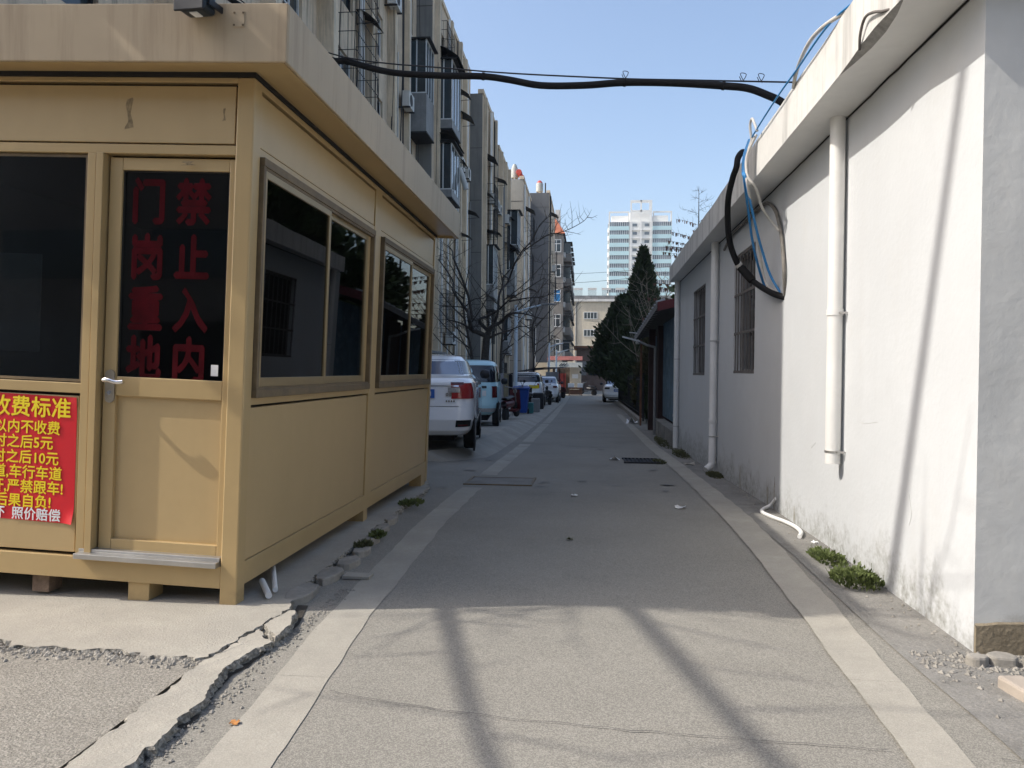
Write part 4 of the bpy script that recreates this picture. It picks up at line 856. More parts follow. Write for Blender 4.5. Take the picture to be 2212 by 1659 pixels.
A['plate_blue'] = mat('number_plate_blue', (.03, .12, .42), .5, .05, 5)
A['under'] = mat('car_underside', (.008, .008, .008), .9, 0)
class Car:
    """body from stacked rounded plan outlines: rows (z, y_rear, y_front, half_width, squareness)"""
    def __init__(s, rows): s.rows = np.array(rows, float)
    def row(s, z):
        r = s.rows; out = [np.interp(z, r[:, 0], r[:, k]) for k in range(1, 5)]
        return out
    def pt(s, phi, z, off=0.0):
        y0, y1, w, n = s.row(z); c, si = math.cos(phi), math.sin(phi); e = 2.0/n
        x = (w+off)*math.copysign(abs(c)**e, c); y = (y0+y1)/2-((y1-y0)/2+off)*math.copysign(abs(si)**e, si)
        return (x, y, z)
    def rear_phi(s, r, z): n = s.row(z)[3]; return math.acos(max(-1, min(1, math.copysign(abs(r)**(n/2), r))))
    def side_phi(s, t, z):                                    # t: -1 rear ... +1 front, right-hand side
        n = s.row(z)[3]; return -math.asin(math.copysign(abs(t)**(n/2), t))
    def hull(s, nphi=64, nz=46):
        b = MB(); z0, z1 = s.rows[0, 0], s.rows[-1, 0]; base = len(b.v)
        zs = sorted(set(np.linspace(z0, z1, nz).tolist()+s.rows[:, 0].tolist()))
        for z in zs:
            for k in range(nphi): b.v.append(s.pt(2*math.pi*k/nphi+.0001, z))
        for i in range(len(zs)-1):
            for k in range(nphi):
                a = i*nphi+k; c = i*nphi+(k+1) % nphi; b.f.append((a, a+nphi, c+nphi, c)); b.sm.append(True)
        b.f.append(tuple(range(nphi))); b.sm.append(False); m = (len(zs)-1)*nphi; b.f.append(tuple(m+k for k in reversed(range(nphi)))); b.sm.append(True)
        return b
    def patch(s, fphi0, fphi1, z0, z1, off, nu=14, nv=6, shear=0.0):
        b = MB()
        def fn(u, v):
            z = z0+(z1-z0)*v; p0 = fphi0(z) if callable(fphi0) else fphi0; p1 = fphi1(z) if callable(fphi1) else fphi1
            return s.pt(p0+(p1-p0)*u, z+shear*u, off)
        b.grid(fn, nu, nv); return b
def wheel(root, x, y, r, w, side):
    t = MB(); t.lathe([(r*.62, -w/2), (r*.93, -w/2), (r, -w*.36), (r, w*.36), (r*.93, w/2), (r*.62, w/2)], (x, y, r), 'x', 28); o = t.build('wheel', A['tyre'], root, world=False)
    q = MB(); q.lathe([(r*.6, 0), (r*.58, .012*side), (r*.15, .02*side)], (x+side*(w/2-.012), y, r), 'x', 20); q.build('rim', A['rim'], o, world=False)
def make_car(name, label, rows, loc, paint, glass, rot=0.0, wheels=(.62, 3.25), wr=.31, tw=.19, greenhouse=(1.1, 1.4), lamp='sedan', plate_z=.78, plate=True, mirror=True, group=None, arch=True):
    c = Car(rows); root = thing(name, label, 'car', loc, (0, 0, rot), group); w = max(rows, key=lambda r: r[3])[3]
    body = c.hull().build('body', A[paint], root, world=False)
    g0, g1 = greenhouse
    rp = lambda r: (lambda z: c.rear_phi(r, z))
    c.patch(rp(.86), rp(-.86), g0+.03, g1, .006).build('rear_window', A[glass], root, world=False)
    fpp = lambda r: (lambda z: -c.rear_phi(r, z))
    c.patch(fpp(-.86), fpp(.86), g0+.03, g1, .006).build('windscreen', A['car_glass'], root, world=False)
    for sgn in (1, -1):
        for (t0, t1) in ((-.90, -.30), (-.27, .25), (.28, .86)):
            f = (lambda z, t=t0: c.side_phi(t, z)) if sgn > 0 else (lambda z, t=t1: math.pi-c.side_phi(t, z)); h = (lambda z, t=t1: c.side_phi(t, z)) if sgn > 0 else (lambda z, t=t0: math.pi-c.side_phi(t, z))
            c.patch(f, h, g0+.04, g1-.02, .005).build('side_window', A['car_glass'], root, world=False)
    for y in wheels:
        for sgn in (1, -1):
            if arch:
                a = MB(); a.lathe([(wr+.055, -.02), (wr+.055, .006)] if sgn > 0 else [(wr+.055, -.006), (wr+.055, .02)], (sgn*(c.row(wr+.1)[2]+.001), y, wr+.01), 'x', 28); a.build('wheel_arch', A['under'], root, world=False)
            wheel(root, sgn*(c.row(wr+.1)[2]-tw/2+.014), y, wr, tw, sgn)
    MB().box(-.6*w, .6*w, wheels[0]-.35, wheels[1]+.4, .16, rows[0][0]+.02).build('underbody', A['under'], root, world=False)
    yb = lambda z: c.row(z)[0]
    if plate:
        p = MB(); p.box(-.22, .22, yb(plate_z)-.022, yb(plate_z)-.004, plate_z-.07, plate_z+.07); po_ = p.build('number_plate', A['plate_blue'], root, world=False)
        for k in range(6): MB().box(-.17+k*.06, -.135+k*.06, yb(plate_z)-.0245, yb(plate_z)-.0225, plate_z-.035, plate_z+.035).build('plate_mark', A['paper'], po_, world=False)
    if mirror:
        for sgn in (1, -1):
            m = MB(); y = c.row(g0)[1]-.55; m.lathe([(.03, -.12), (.085, -.09), (.10, 0), (.07, .08)], (0, 0, 0), 'x', 12)
            m.v = [(sgn*(w+.09)+.9*v[0]*sgn, y+v[1]*.7, g0+.03+v[2]*.9) for v in m.v]; m.build('mirror', A['black_plastic'], root, world=False)
    return root, c, rp
SEDAN = [(.26, .16, 4.30, .76, 7), (.34, .05, 4.40, .82, 7.5), (.50, .0, 4.45, .855, 8), (.66, .035, 4.43, .86, 8), (.80, .05, 4.38, .86, 8), (.92, .05, 4.25, .85, 7.5), (1.00, .06, 4.05, .835, 6.5), (1.05, .10, 3.75, .805, 5.5), (1.085, .32, 3.35, .765, 5), (1.11, .48, 3.15, .745, 4.6), (1.25, .86, 2.85, .69, 4.6), (1.40, 1.18, 2.55, .63, 4.6), (1.49, 1.42, 2.3, .57, 4), (1.53, 1.75, 2.1, .42, 3), (1.54, 1.9, 2.0, .2, 2.4)]
HATCH = [(.26, .16, 4.30, .76, 7), (.34, .05, 4.40, .82, 7.5), (.52, .0, 4.45, .855, 8), (.72, .035, 4.43, .86, 8), (.90, .05, 4.38, .86, 8), (1.02, .05, 4.25, .85, 7.5), (1.11, .06, 4.05, .835, 6.5), (1.165, .10, 3.75, .805, 5.5), (1.20, .32, 3.35, .765, 5), (1.225, .46, 3.15, .745, 4.2), (1.34, .80, 2.85, .70, 3.8), (1.47, 1.16, 2.55, .635, 3.4), (1.55, 1.46, 2.3, .55, 3), (1.585, 1.75, 2.1, .38, 2.6), (1.595, 1.9, 2.0, .2, 2.4)]
# near white sedan behind the booth
y0 = 11.95
root, c, rp = make_car('parked_car', 'near white sedan with red tail lamps parked just behind the booth', HATCH, (-2.64, y0, pz(12.7)), 'car_white', 'car_glass_blue', R(6), lamp=None, wheels=(.72, 3.25), greenhouse=(1.205, 1.49), plate_z=.93)
for sgn in (1, -1):
    def RR(a): return (lambda z: c.rear_phi(a, z)) if sgn > 0 else (lambda z: math.pi-c.rear_phi(a, z))
    sd = (lambda t: (lambda z: c.side_phi(t, z))) if sgn > 0 else (lambda t: (lambda z: math.pi-c.side_phi(t, z)))
    ta = c.patch(RR(.56), sd(-.86), .85, 1.10, .010, 22).build('tail_lamp', A['lamp_red'], root, world=False)
    c.patch(RR(.50), RR(.72), .95, 1.03, .014, 10).build('clear_lens', A['lamp_clear'], ta, world=False)
    c.patch(RR(.56), RR(.80), 1.075, 1.115, .012, 10).build('upper_lens', A['lamp_red_dim'], ta, world=False)
    c.patch(RR(.66), RR(.93), .40, .51, .006, 10, shear=.0).build('bumper_vent', A['under'], root, world=False)
    c.patch(RR(.70), RR(.88), .415, .44, .010, 6).build('reflector', A['lamp_red_dim'], root, world=False)
c.patch(lambda z: c.rear_phi(.70, z), lambda z: c.rear_phi(-.70, z), 1.045, 1.062, .0150, 20, 3).build('chrome_strip', A['chrome'], root, world=False)
c.patch(lambda z: c.rear_phi(.70, z), lambda z: c.rear_phi(-.70, z), .725, .732, .004, 20, 1).build('boot_seam', A['under'], root, world=False)
for k in range(2):
    x = .40+k*.055
    for (a, d, e, f) in ((0, .04, .90, .906), (0, .04, .93, .936), (0, .006, .885, .94), (.034, .04, .885, .94), (.017, .022, .885, .95)): MB().box(x+a, x+d, c.row(.91)[0]-.012, c.row(.91)[0]-.006, e, f).build('badge', A['seal'], root, world=False)
for k in range(4): MB().box(.40+k*.04, .42+k*.04, c.row(.8)[0]-.012, c.row(.8)[0]-.006, .80, .825).build('badge', A['seal'], root, world=False)
# light blue mini car
MINI = [(.30, .12, 3.0, .66, 5), (.38, .03, 3.1, .72, 5), (.55, .0, 3.15, .75, 5), (.80, .02, 3.13, .755, 5), (1.0, .05, 3.0, .75, 5), (1.08, .06, 2.75, .735, 4.6), (1.14, .07, 2.6, .72, 4.4), (1.40, .12, 2.4, .69, 4.4), (1.58, .20, 2.2, .65, 4), (1.66, .32, 2.0, .58, 3.6), (1.70, .55, 1.8, .42, 3), (1.71, .8, 1.5, .2, 2.4)]
root, c, rp = make_car('parked_car', 'small ice blue upright hatchback parked ahead of the near white sedan', MINI, (-2.98, 19.2, pz(19.7)), 'car_ice', 'car_glass', R(5), wheels=(.50, 2.5), wr=.29, tw=.17, greenhouse=(1.10, 1.56), plate_z=.84, plate=False)
for sgn in (1, -1):
    def RR(a): return (lambda z: c.rear_phi(a, z)) if sgn > 0 else (lambda z: math.pi-c.rear_phi(a, z))
    c.patch(RR(.90), (lambda z: c.side_phi(-.95, z)) if sgn > 0 else (lambda z: math.pi-c.side_phi(-.95, z)), .74, 1.03, .012, 8).build('tail_lamp', A['lamp_red_dim'], root, world=False)
    c.patch(RR(.90), RR(.985), .42, .60, .010, 6).build('reflector', A['under'], root, world=False)
c.patch(lambda z: c.rear_phi(.55, z), lambda z: c.rear_phi(-.55, z), .98, 1.04, .03, 16, 3).build('tailgate_handle', A['black_plastic'], root, world=False)
MB().box(.10, .42, c.row(.85)[0]-.010, c.row(.85)[0]-.003, .78, .92).build('plate_recess', A['paper'], root, world=False)
c.patch(lambda z: c.rear_phi(.97, z), lambda z: c.rear_phi(-.97, z), .38, .47, .008, 16, 3).build('lower_bumper', A['lamp_clear'], root, world=False)
# white suv
SUV = [(.34, .12, 4.3, .80, 5), (.45, .02, 4.4, .86, 5), (.65, .0, 4.45, .89, 5), (.95, .05, 4.4, .89, 5), (1.08, .10, 4.1, .87, 4.6), (1.16, .14, 3.5, .84, 4.2), (1.22, .18, 3.2, .81, 4), (1.5, .35, 2.9, .74, 4), (1.62, .5, 2.6, .68, 3.8), (1.68, .75, 2.3, .55, 3), (1.695, 1.2, 2.0, .25, 2.4)]
root, c, rp = make_car('parked_car', 'white sport utility car parked beyond the blue bin', SUV, (-3.05, 36.0, pz(38)), 'car_white', 'car_glass', 0, wr=.34, tw=.22, wheels=(.8, 3.4), greenhouse=(1.19, 1.58), plate_z=.98)
for sgn in (1, -1):
    c.patch((lambda z: c.rear_phi(.85, z)) if sgn > 0 else (lambda z: math.pi-c.rear_phi(.85, z)), (lambda z: c.side_phi(-.93, z)) if sgn > 0 else (lambda z: math.pi-c.side_phi(-.93, z)), .95, 1.15, .012, 8).build('tail_lamp', A['lamp_red'], root, world=False)
MB().box(.28, .75, -.02, -.004, .92, 1.08).build('sticker', A['yellow_ink'], root, world=False)
MB().box(-.6, .6, .30, .42, 1.60, 1.635).build('spoiler', A['black_plastic'], root, world=False)
# white sedan further along
root, c, rp = make_car('parked_car', 'pale sedan parked under the dark blue canopy', SEDAN, (-2.55, 44.5, pz(46)), 'car_white', 'car_glass_blue', 0, greenhouse=(1.09, 1.41), plate_z=.72)
for sgn in (1, -1): c.patch((lambda z: c.rear_phi(.6, z)) if sgn > 0 else (lambda z: math.pi-c.rear_phi(.6, z)), (lambda z: c.side_phi(-.93, z)) if sgn > 0 else (lambda z: math.pi-c.side_phi(-.93, z)), .86, .97, .012, 8).build('tail_lamp', A['lamp_red_dim'], root, world=False)
# white sedan on the right
root, c, rp = make_car('parked_car', 'white sedan parked on the right beside the dark hedge', SEDAN, (1.78, 47.3, gz(49)), 'car_white', 'car_glass_blue', 0, greenhouse=(1.09, 1.41), plate_z=.76)
for sgn in (1, -1): c.patch((lambda z: c.rear_phi(.55, z)) if sgn > 0 else (lambda z: math.pi-c.rear_phi(.55, z)), (lambda z: c.side_phi(-.93, z)) if sgn > 0 else (lambda z: math.pi-c.side_phi(-.93, z)), .84, .95, .012, 8).build('tail_lamp', A['under'], root, world=False)
c.patch(lambda z: c.rear_phi(.85, z), lambda z: c.rear_phi(-.85, z), .30, .34, .006, 12, 2).build('bumper_trim', A['under'], root, world=False)

# scooters
A['scooter'] = mat('scooter_dark', (.03, .03, .035), .4, .2, 5); A['scooter_red'] = mat('scooter_maroon', (.12, .02, .025), .4, .1, 5)
def scooter(label, x, y, z, rot, m, grp='scooters along the parking strip'):
    t = thing('scooter', label, 'scooter', (x, y, z), (R(6), 0, rot), grp)
    for yy in (-.58, .58):
        b = MB(); b.lathe([(.17, -.05), (.24, -.045), (.255, 0), (.24, .045), (.17, .05)], (0, yy, .255), 'x', 18); o = b.build('wheel', A['tyre'], t, world=False); MB().lathe([(.165, -.03), (.165, .03)], (0, yy, .255), 'x', 14).build('rim', A['rim'], o, world=False)
    b = MB(); b.grid(lambda u, v: (.15*math.sin(2*math.pi*v)*(1-.3*abs(2*u-1)), -.75+.85*u, .52+.13*math.cos(2*math.pi*v)+.06*(1-u)), 8, 12); b.build('body', A[m], t, world=False)
    b = MB(); b.grid(lambda u, v: (.13*math.sin(2*math.pi*v), -.62+.62*u, .74+.05*math.cos(2*math.pi*v)), 6, 10); b.build('seat', A['black_plastic'], t, world=False)
    MB().box(-.13, .13, .08, .42, .24, .30).build('footboard', A[m], t, world=False)
    b = MB(); b.grid(lambda u, v: (-.17+.34*v, .42+.05*math.sin(math.pi*v)+.08*(1-u), .26+.66*u), 6, 6); b.grid(lambda u, v: (.17-.34*v, .44+.05*math.sin(math.pi*v)+.08*(1-u), .26+.66*u), 6, 6); b.build('leg_shield', A[m], t, world=False)
    b = MB(); b.tube([(0, .56, .26), (0, .44, .95)], .025, 8).tube([(-.32, .38, 1.02), (0, .44, .96), (.32, .38, 1.02)], .016, 8); b.build('steering', A['rim'], t, world=False)
    for s in (-1, 1): MB().tube([(s*.26, .40, 1.0), (s*.33, .42, 1.18)], .008, 6).lathe([(.05, 0), (.05, .012)], (s*.34, .40, 1.2), 'y', 10).build('mirror', A['black_plastic'], t, world=False)
    MB().lathe([(.07, 0), (.075, .05), (.04, .09)], (0, .46, .86), 'y', 12).build('headlamp', A['lamp_clear'], t, world=False)
    return t
scooter('maroon scooter leaning beside the ice blue hatchback', -2.45, 24.6, pz(25), R(-12), 'scooter_red')
scooter('dark scooter parked behind the blue bin', -2.55, 33.2, pz(33), R(10), 'scooter')
for k, (y, m, lb) in enumerate(((41.0, 'scooter', 'dark scooter nearest the camera in the row before the canopy'), (50.5, 'scooter', 'dark scooter under the canopy edge'), (54.5, 'scooter_red', 'maroon scooter last in the row towards the shop'))):
    scooter(lb, -2.2+.05*k, y, pz(y), R(18+9*k), m)
scooter('dark scooter standing right of the shop table', -.05, 62.5, gz(62), R(60), 'scooter')

# ------------------------------------------------------------------ street furniture on the left
A['lamp_pole'] = mat('lamp_pole_pale_blue', (.62, .70, .76), .5, .08, 3); A['bin_blue'] = mat('bin_blue', (.008, .06, .30), .45, .12, 3); A['dark_blue'] = mat('pole_base_blue', (.01, .03, .13), .6, .15, 5)
def street_lamp(label, x, y, z, h, arm):
    t = thing('street_lamp', label, 'street lamp', (x, y, z), group='pale blue street lamps')
    MB().tube([(x, y, z), (x, y, z+h)], .085, 12, r2=.07).build('pole', A['lamp_pole'], t)
    MB().lathe([(.12, 0), (.12, .9), (.09, .93)], (x, y, z), 'z', 14).build('base_sleeve', A['dark_blue'], t)
    MB().tube([(x, y, z+h-.28), (x+arm*.5, y, z+h-.12), (x+arm, y, z+h)], .035, 8).build('arm', A['lamp_pole'], t); MB().tube([(x, y, z+h-.75), (x+arm*.5, y, z+h-.14)], .02, 6).build('brace', A['lamp_pole'], t)
    b = MB(); b.box(x+arm-.02, x+arm+.55, y-.09, y+.09, z+h-.005, z+h+.06); b.build('lamp_head', A['sheet_grey'], t, bevel=.02)
street_lamp('near pale blue street lamp standing by the blue bin', -2.86, 30.2, pz(30), 4.25, 1.0)
street_lamp('second pale blue street lamp beside the pale sedan', -2.72, 53.0, pz(53), 3.8, 1.0)
street_lamp('farthest pale street lamp in front of the shop awning', -2.55, 61.0, gz(61), 3.6, .9)
bn = thing('wheelie_bin', 'blue wheeled rubbish bin at the foot of the near street lamp', 'bin', (-2.55, 29.4, pz(29.4)))
x, y, z = -2.55, 29.4, pz(29.4)
b = MB(); b.v += [(x-.22, y-.26, z+.05), (x+.22, y-.26, z+.05), (x+.22, y+.2, z+.05), (x-.22, y+.2, z+.05), (x-.29, y-.33, z+.95), (x+.29, y-.33, z+.95), (x+.29, y+.3, z+.95), (x-.29, y+.3, z+.95)]
for f in ((0, 3, 2, 1), (0, 1, 5, 4), (1, 2, 6, 5), (2, 3, 7, 6), (3, 0, 4, 7), (4, 5, 6, 7)): b.f.append(f); b.sm.append(False)
b.build('tub', A['bin_blue'], bn, bevel=.02); MB().box(x-.32, x+.32, y-.36, y+.34, z+.953, z+1.0).build('rim', A['bin_blue'], bn, bevel=.01)
b = MB(); b.grid(lambda u, v: (x-.31+.62*u, y-.35+.68*v, z+1.003+.07*math.sin(math.pi*v)*(1-.3*abs(2*u-1))), 8, 8); b.build('lid', A['bin_blue'], bn)
for s in (-1, 1): MB().lathe([(.1, -.03), (.1, .03)], (x+s*.25, y+.2, z+.1), 'x', 14).build('wheel', A['tyre'], bn)
# clothes rack with towels
rk = thing('clothes_rack', 'thin metal clothes rack between the hatchback and the bin', 'rack', (-3.1, 28.2, pz(28)))
z = pz(28.2); b = MB(); b.bar((-3.9, 28.3, z), (-3.9, 28.3, z+1.5), .025).bar((-2.75, 28.0, z), (-2.75, 28.0, z+1.5), .025).bar((-3.9, 28.3, z+1.5), (-2.75, 28.0, z+1.5), .025); b.build('frame', A['rim'], rk)
A['tw_green'] = mat('towel_green', (.12, .25, .10), .95, .15, 8); A['tw_white'] = mat('towel_white', (.50, .48, .52), .95, .1, 8); A['tw_tan'] = mat('towel_tan', (.34, .30, .20), .95, .1, 8); A['tw_purple'] = mat('cloth_purple', (.08, .05, .12), .95, .3, 30); A['tw_dark'] = mat('cloth_dark', (.02, .02, .025), .95, .2, 8)
for k, (x0, x1, lo, m, lb) in enumerate(((-3.38, -3.22, .55, 'tw_green', 'green towel hanging on the clothes rack'), (-3.21, -3.10, .5, 'tw_white', 'pale striped towel hanging in the middle of the rack'), (-3.09, -2.92, .5, 'tw_tan', 'tan towel hanging at the right of the rack'), (-3.62, -3.40, .25, 'tw_purple', 'purple patterned cloth draped low at the left of the rack'), (-2.90, -2.76, .3, 'tw_dark', 'black coat hanging at the end of the rack'))):
    fz = lambda x: 28.3-.26*(x+3.9); b = MB()
    b.grid(lambda u, v: (x0+(x1-x0)*u, fz(x0)-.03-.03*math.sin(u*9+v*3), z+lo+(1.54-lo)*v), 6, 8); b.grid(lambda u, v: (x1-(x1-x0)*u, fz(x0)+.03-.03*math.sin((1-u)*9+v*3), z+lo+.1+(1.44-lo)*v), 6, 8)
    b.build('towel' if k < 3 else 'cloth', A[m], origin=(x0, 28.2, z+1), label=lb, cat='towel' if k < 3 else 'cloth')
# striped card box and low planks by the bin
for k, (a, c_, m, lb) in enumerate((((-2.98, 26.2), .32, 'paper', 'stack of white slats leaning beside the scooter wheel'), ((-2.30, 31.0), .35, 'sheet_grey', 'grey metal box standing past the blue bin'), ((-2.32, 29.75), .2, 'green_strip', 'small green bag against the blue bin'))):
    b = MB(); zz = pz(a[1])
    if k == 0:
        t = thing('slat_stack', lb, 'slats', (a[0], a[1], zz))
        for j in range(5): MB().box(a[0], a[0]+c_, a[1], a[1]+.1, zz+.02+j*.10, zz+.085+j*.10).build('slat', A['paper'] if j % 2 else A['sheet_grey'], t)
    else:
        b.box(a[0], a[0]+c_, a[1], a[1]+.4, zz, zz+(.55 if k == 1 else .42)); b.build('metal_box' if k == 1 else 'bag', A[m], origin=(a[0], a[1], zz), bevel=.03, label=lb, cat='box' if k == 1 else 'bag')
# dark box in front of the suv
b = MB(); zz = pz(33.6); b.box(-2.52+.05, -1.98, 34.2, 34.9, zz, zz+.72); b.build('covered_crate', A['black_plastic'], origin=(-2.2, 34.5, zz), bevel=.04, label='black covered crate standing before the white sport utility car', cat='crate')
# canopy over scooters
cp = thing('canopy', 'dark blue sheet canopy over the scooters before the shop', 'canopy', (-2.3, 48, pz(50)))
b = MB(); b.grid(lambda u, v: (-4.6+3.0*u, 47+9*v, pz(50)+1.85+.30*u-.05*math.cos(6*u)), 8, 4); b.grid(lambda u, v: (-1.6-3.0*u, 47+9*v, pz(50)+1.81+.30*(1-u)), 8, 4); b.build('sheet', A['dark_blue'], cp)
for (x, y) in ((-4.5, 47.2), (-1.75, 47.2), (-4.5, 55.8), (-1.75, 55.8)): MB().bar((x, y, pz(50)), (x, y, pz(50)+2.0), .06).build('post', A['frame_dark'], cp)
MB().box(-2.6, -1.8, 47.1, 47.13, pz(50)+1.3, pz(50)+1.8).build('hanging_sheet', A['sheet_grey'], cp)
# ground floor clutter on the blocks
ls = thing('lean_to', 'low lean-to with grey roof and pale door panels against the flats', 'shed', (-6, 24, pz(24)))
z = pz(24); MB().box(-6.98, -5.6, 21.5, 27.5, z, z+2.1).build('wall', A['pier'], ls); b = MB(); b.box(-7.0, -5.2, 21.3, 27.8, z+2.12, z+2.2); b.build('roof', A['sheet_grey'], ls)
for (a, c_, m) in ((21.8, 22.6, 'ac'), (23.2, 24.0, 'glass_far'), (24.6, 25.6, 'white_tile'), (26.2, 27.1, 'white_tile')): MB().box(-5.598, -5.57, a, c_, z+.1, z+1.9).build('door_panel', A[m], ls)
MB().box(-5.6, -5.1, 21.0, 21.45, z, z+1.1).build('blue_cabinet', A['dark_blue'], ls)

# ------------------------------------------------------------------ shed, lamp, fence and hedge on the right
A['shed_blue'] = mat('shed_blue_panel', (.09, .16, .22), .7, .3, 3, spot=.5, spot_col=(.28, .34, .38), spot_scale=5, streak=.3); A['maroon'] = mat('maroon_post', (.045, .022, .020), .7, .2, 3); A['roof_blue'] = mat('roof_blue', (.03, .09, .22), .5, .1, 2); A['dark_wood'] = mat('dark_soffit', (.05, .05, .052), .8, .2, 3)
sd = thing('shed', 'dark lean-to shed with blue roof beyond the white building', 'shed', (2, 17, gz(18)))
b = MB(); b.grid(lambda u, v: (1.45+1.9*u, 16.65+8.4*v, 2.79-.42*v+.42*u), 4, 6, False); b.build('roof', A['roof_blue'], sd)
b = MB(); b.grid(lambda u, v: (3.35-1.9*u, 16.65+8.4*v, 2.75-.42*v+.42*(1-u)), 4, 6, False); b.build('soffit', A['dark_wood'], sd)
b = MB(); b.grid(lambda u, v: (1.45+1.9*u, 16.64, 2.60+.19*v+.42*u), 4, 1, False); b.build('verge_board', mat('verge_red', (.14, .03, .03), .7, .2, 3), sd)
b = MB(); b.grid(lambda u, v: (1.445, 16.65+8.4*u, 2.66+.14*v-.42*u), 14, 1, False); b.build('gutter_board', A['sheet_grey'], sd)
for k in range(16): y = 16.7+k*.52; MB().tube([(1.43, y, 2.77-.42*(y-16.65)/8.4), (1.62, y, 2.83-.42*(y-16.65)/8.4)], .05, 8).build('roof_tile', A['sheet_grey'], sd)
for k in range(4): MB().box(1.92+.004*k, 1.96+.004*k, 16.3+1.02*k, 17.3+1.02*k, gz(17)+.45, 2.55).build('wall_panel', A['shed_blue'], sd)
for k in range(4): MB().box(1.95, 1.99, 22.2+.72*k, 22.9+.72*k, gz(23)+.35, 2.35).build('wall_panel', A['shed_blue'], sd)
for (y, x, w_) in ((20.3, 1.80, .16), (22.0, 1.70, .18)): MB().box(x, x+w_, y, y+.22, gz(y)-.05, 2.5).build('post', A['maroon'], sd)
MB().box(1.9, 3.3, 20.6, 21.9, gz(21)-.05, 2.4).build('door', A['maroon'], sd)
for k in range(6): MB().box(1.72+.01*(k % 2), 1.98, 16.25+k*.72, 16.93+k*.72, gz(18)-.05, gz(18)+.38).build('base_stone', A['verge'], sd)
MB().box(1.60, 1.66, 24.2, 24.26, gz(24), 2.3).build('corner_post', A['rust'], sd); MB().lathe([(.05, 0), (.07, .06), (.02, .14)], (1.5, 24.0, 2.15), 'z', 12).build('lantern', A['ac'], sd)
lp = thing('solar_lamp', 'grey pole with slim lamp reaching out in front of the shed', 'lamp', (1.70, 20.0, gz(20)))
MB().tube([(1.70, 20, gz(20)), (1.70, 20, 1.95)], .035, 10).build('pole', A['sheet_grey'], lp); MB().tube([(1.70, 20, 1.93), (1.5, 20, 1.98), (1.28, 20, 2.08)], .03, 8).build('arm', A['sheet_grey'], lp)
b = MB(); b.bar((1.30, 20, 2.085), (.86, 20, 2.20), .16, .035); b.build('lamp_head', A['ac'], lp); MB().bar((1.25, 20.2, 2.30), (1.05, 20.2, 2.32), .12, .02).build('solar_panel', A['ac'], lp)
kw = thing('kerb_wall', 'low stone kerb below the dark hedge on the right', 'kerb', (1.7, 36, gz(36)))
for k in range(22): y = 25.2+k*1.0; MB().box(1.62+.01*(k % 2), 1.86, y, y+.96, gz(y+.5)-.06, gz(y+.5)+.17).build('kerb_stone', A['stone'], kw)
fn = thing('iron_fence', 'dark iron railing fence along the hedge', 'fence', (1.8, 36, gz(36)))
for k in range(12):
    y = 25.2+k*1.85; MB().bar((1.78, y, gz(y)+.1), (1.78, y, gz(y)+1.65), .05).build('post', A['frame_dark'], fn)
b = MB()
for k in range(150): y = 25.2+k*.14; b.bar((1.78, y, gz(y)+.17), (1.78, y, gz(y)+1.55), .016)
for h in (.3, 1.45): b.bar((1.78, 25.2, gz(25)+h), (1.78, 46, gz(46)+h), .03)
b.build('railings', A['frame_dark'], fn, kind='stuff')

# ------------------------------------------------------------------ plants
def leaf_cloud(b, n, fn, size, up=.3, asp=.35, rr=rnd):
    """n small leaf faces; fn() gives (centre, outward direction)"""
    for i in range(n):
        c, d = fn(); c = Vector(c); d = (Vector(d)+Vector((rr.gauss(0, .35), rr.gauss(0, .35), up+rr.gauss(0, .35)))).normalized()
        s = size*rr.uniform(.6, 1.4); u = d.cross(Vector((rr.gauss(0, 1), rr.gauss(0, 1), rr.gauss(0, 1)))).normalized()*s*asp
        b.quad(c-u*.4, c+d*s*.5-u, c+d*s, c+d*s*.5+u)
def conifer(label, x, y, zb, h, rad, n, m, trunk_h=.8, power=.75, rough=.25, name='conifer_tree', seed=1, size=.22):
    rr = random.Random(seed); t = thing(name, label, 'tree', (x, y, zb))
    MB().tube([(x, y, zb), (x+.03, y, zb+h*.5), (x, y, zb+h*.92)], [.14, .09, .02], 8).build('trunk', A['bark'], t)
    b = MB()
    def fn():
        v = rr.random()**.85; a = rr.random()*2*math.pi
        R_ = rad*((1-v)**power)*(1+rough*fbm(math.cos(a)*1.2, math.sin(a)*1.2+v*4, 1.6, seed))*min(1, .35+v*5)
        k = rr.random()**.45; r = R_*k
        return (x+r*math.cos(a), y+r*math.sin(a), zb+trunk_h+(h-trunk_h)*v+.1*rr.gauss(0, 1)), (math.cos(a), math.sin(a), .6)
    leaf_cloud(b, n, fn, size, .6, .25, rr); b.build('crown', A[m], t)
    return t
conifer('tall pointed dark conifer rising above the hedge', 2.75, 40.0, gz(40), 7.95, 1.75, 15000, 'conifer', .6, .85, .5, seed=3, size=.26)
conifer('rounder dark conifer overhanging the lane by the parked car', 2.05, 43.5, gz(43), 5.9, 2.0, 14000, 'conifer', 1.3, .45, .7, seed=5, size=.26)
conifer('dark conifer filling the gap behind the iron fence', 2.6, 35.5, gz(35), 4.4, 1.1, 9000, 'conifer', .3, .5, .4, seed=8, size=.22)
conifer('brownish conifer nearest the shed behind the fence', 2.55, 29.0, gz(29), 3.3, .95, 8000, 'conifer_brown', .2, .5, .4, seed=9, size=.2)
hd = thing('hedge', 'dark clipped hedge behind the iron fence', 'hedge', (2.2, 36, gz(36)))
b = MB()
leaf_cloud(b, 15000, lambda: ((1.88+.75*rnd.random()**1.3, (yy := rnd.uniform(25.3, 46)), gz(yy)+.1+rnd.random()**.8*(1.35+.35*fbm(yy, 3, .9))), (-.6, 0, .5)), .16, .4, .35)
b.build('foliage', A['conifer'], hd)
b = MB()
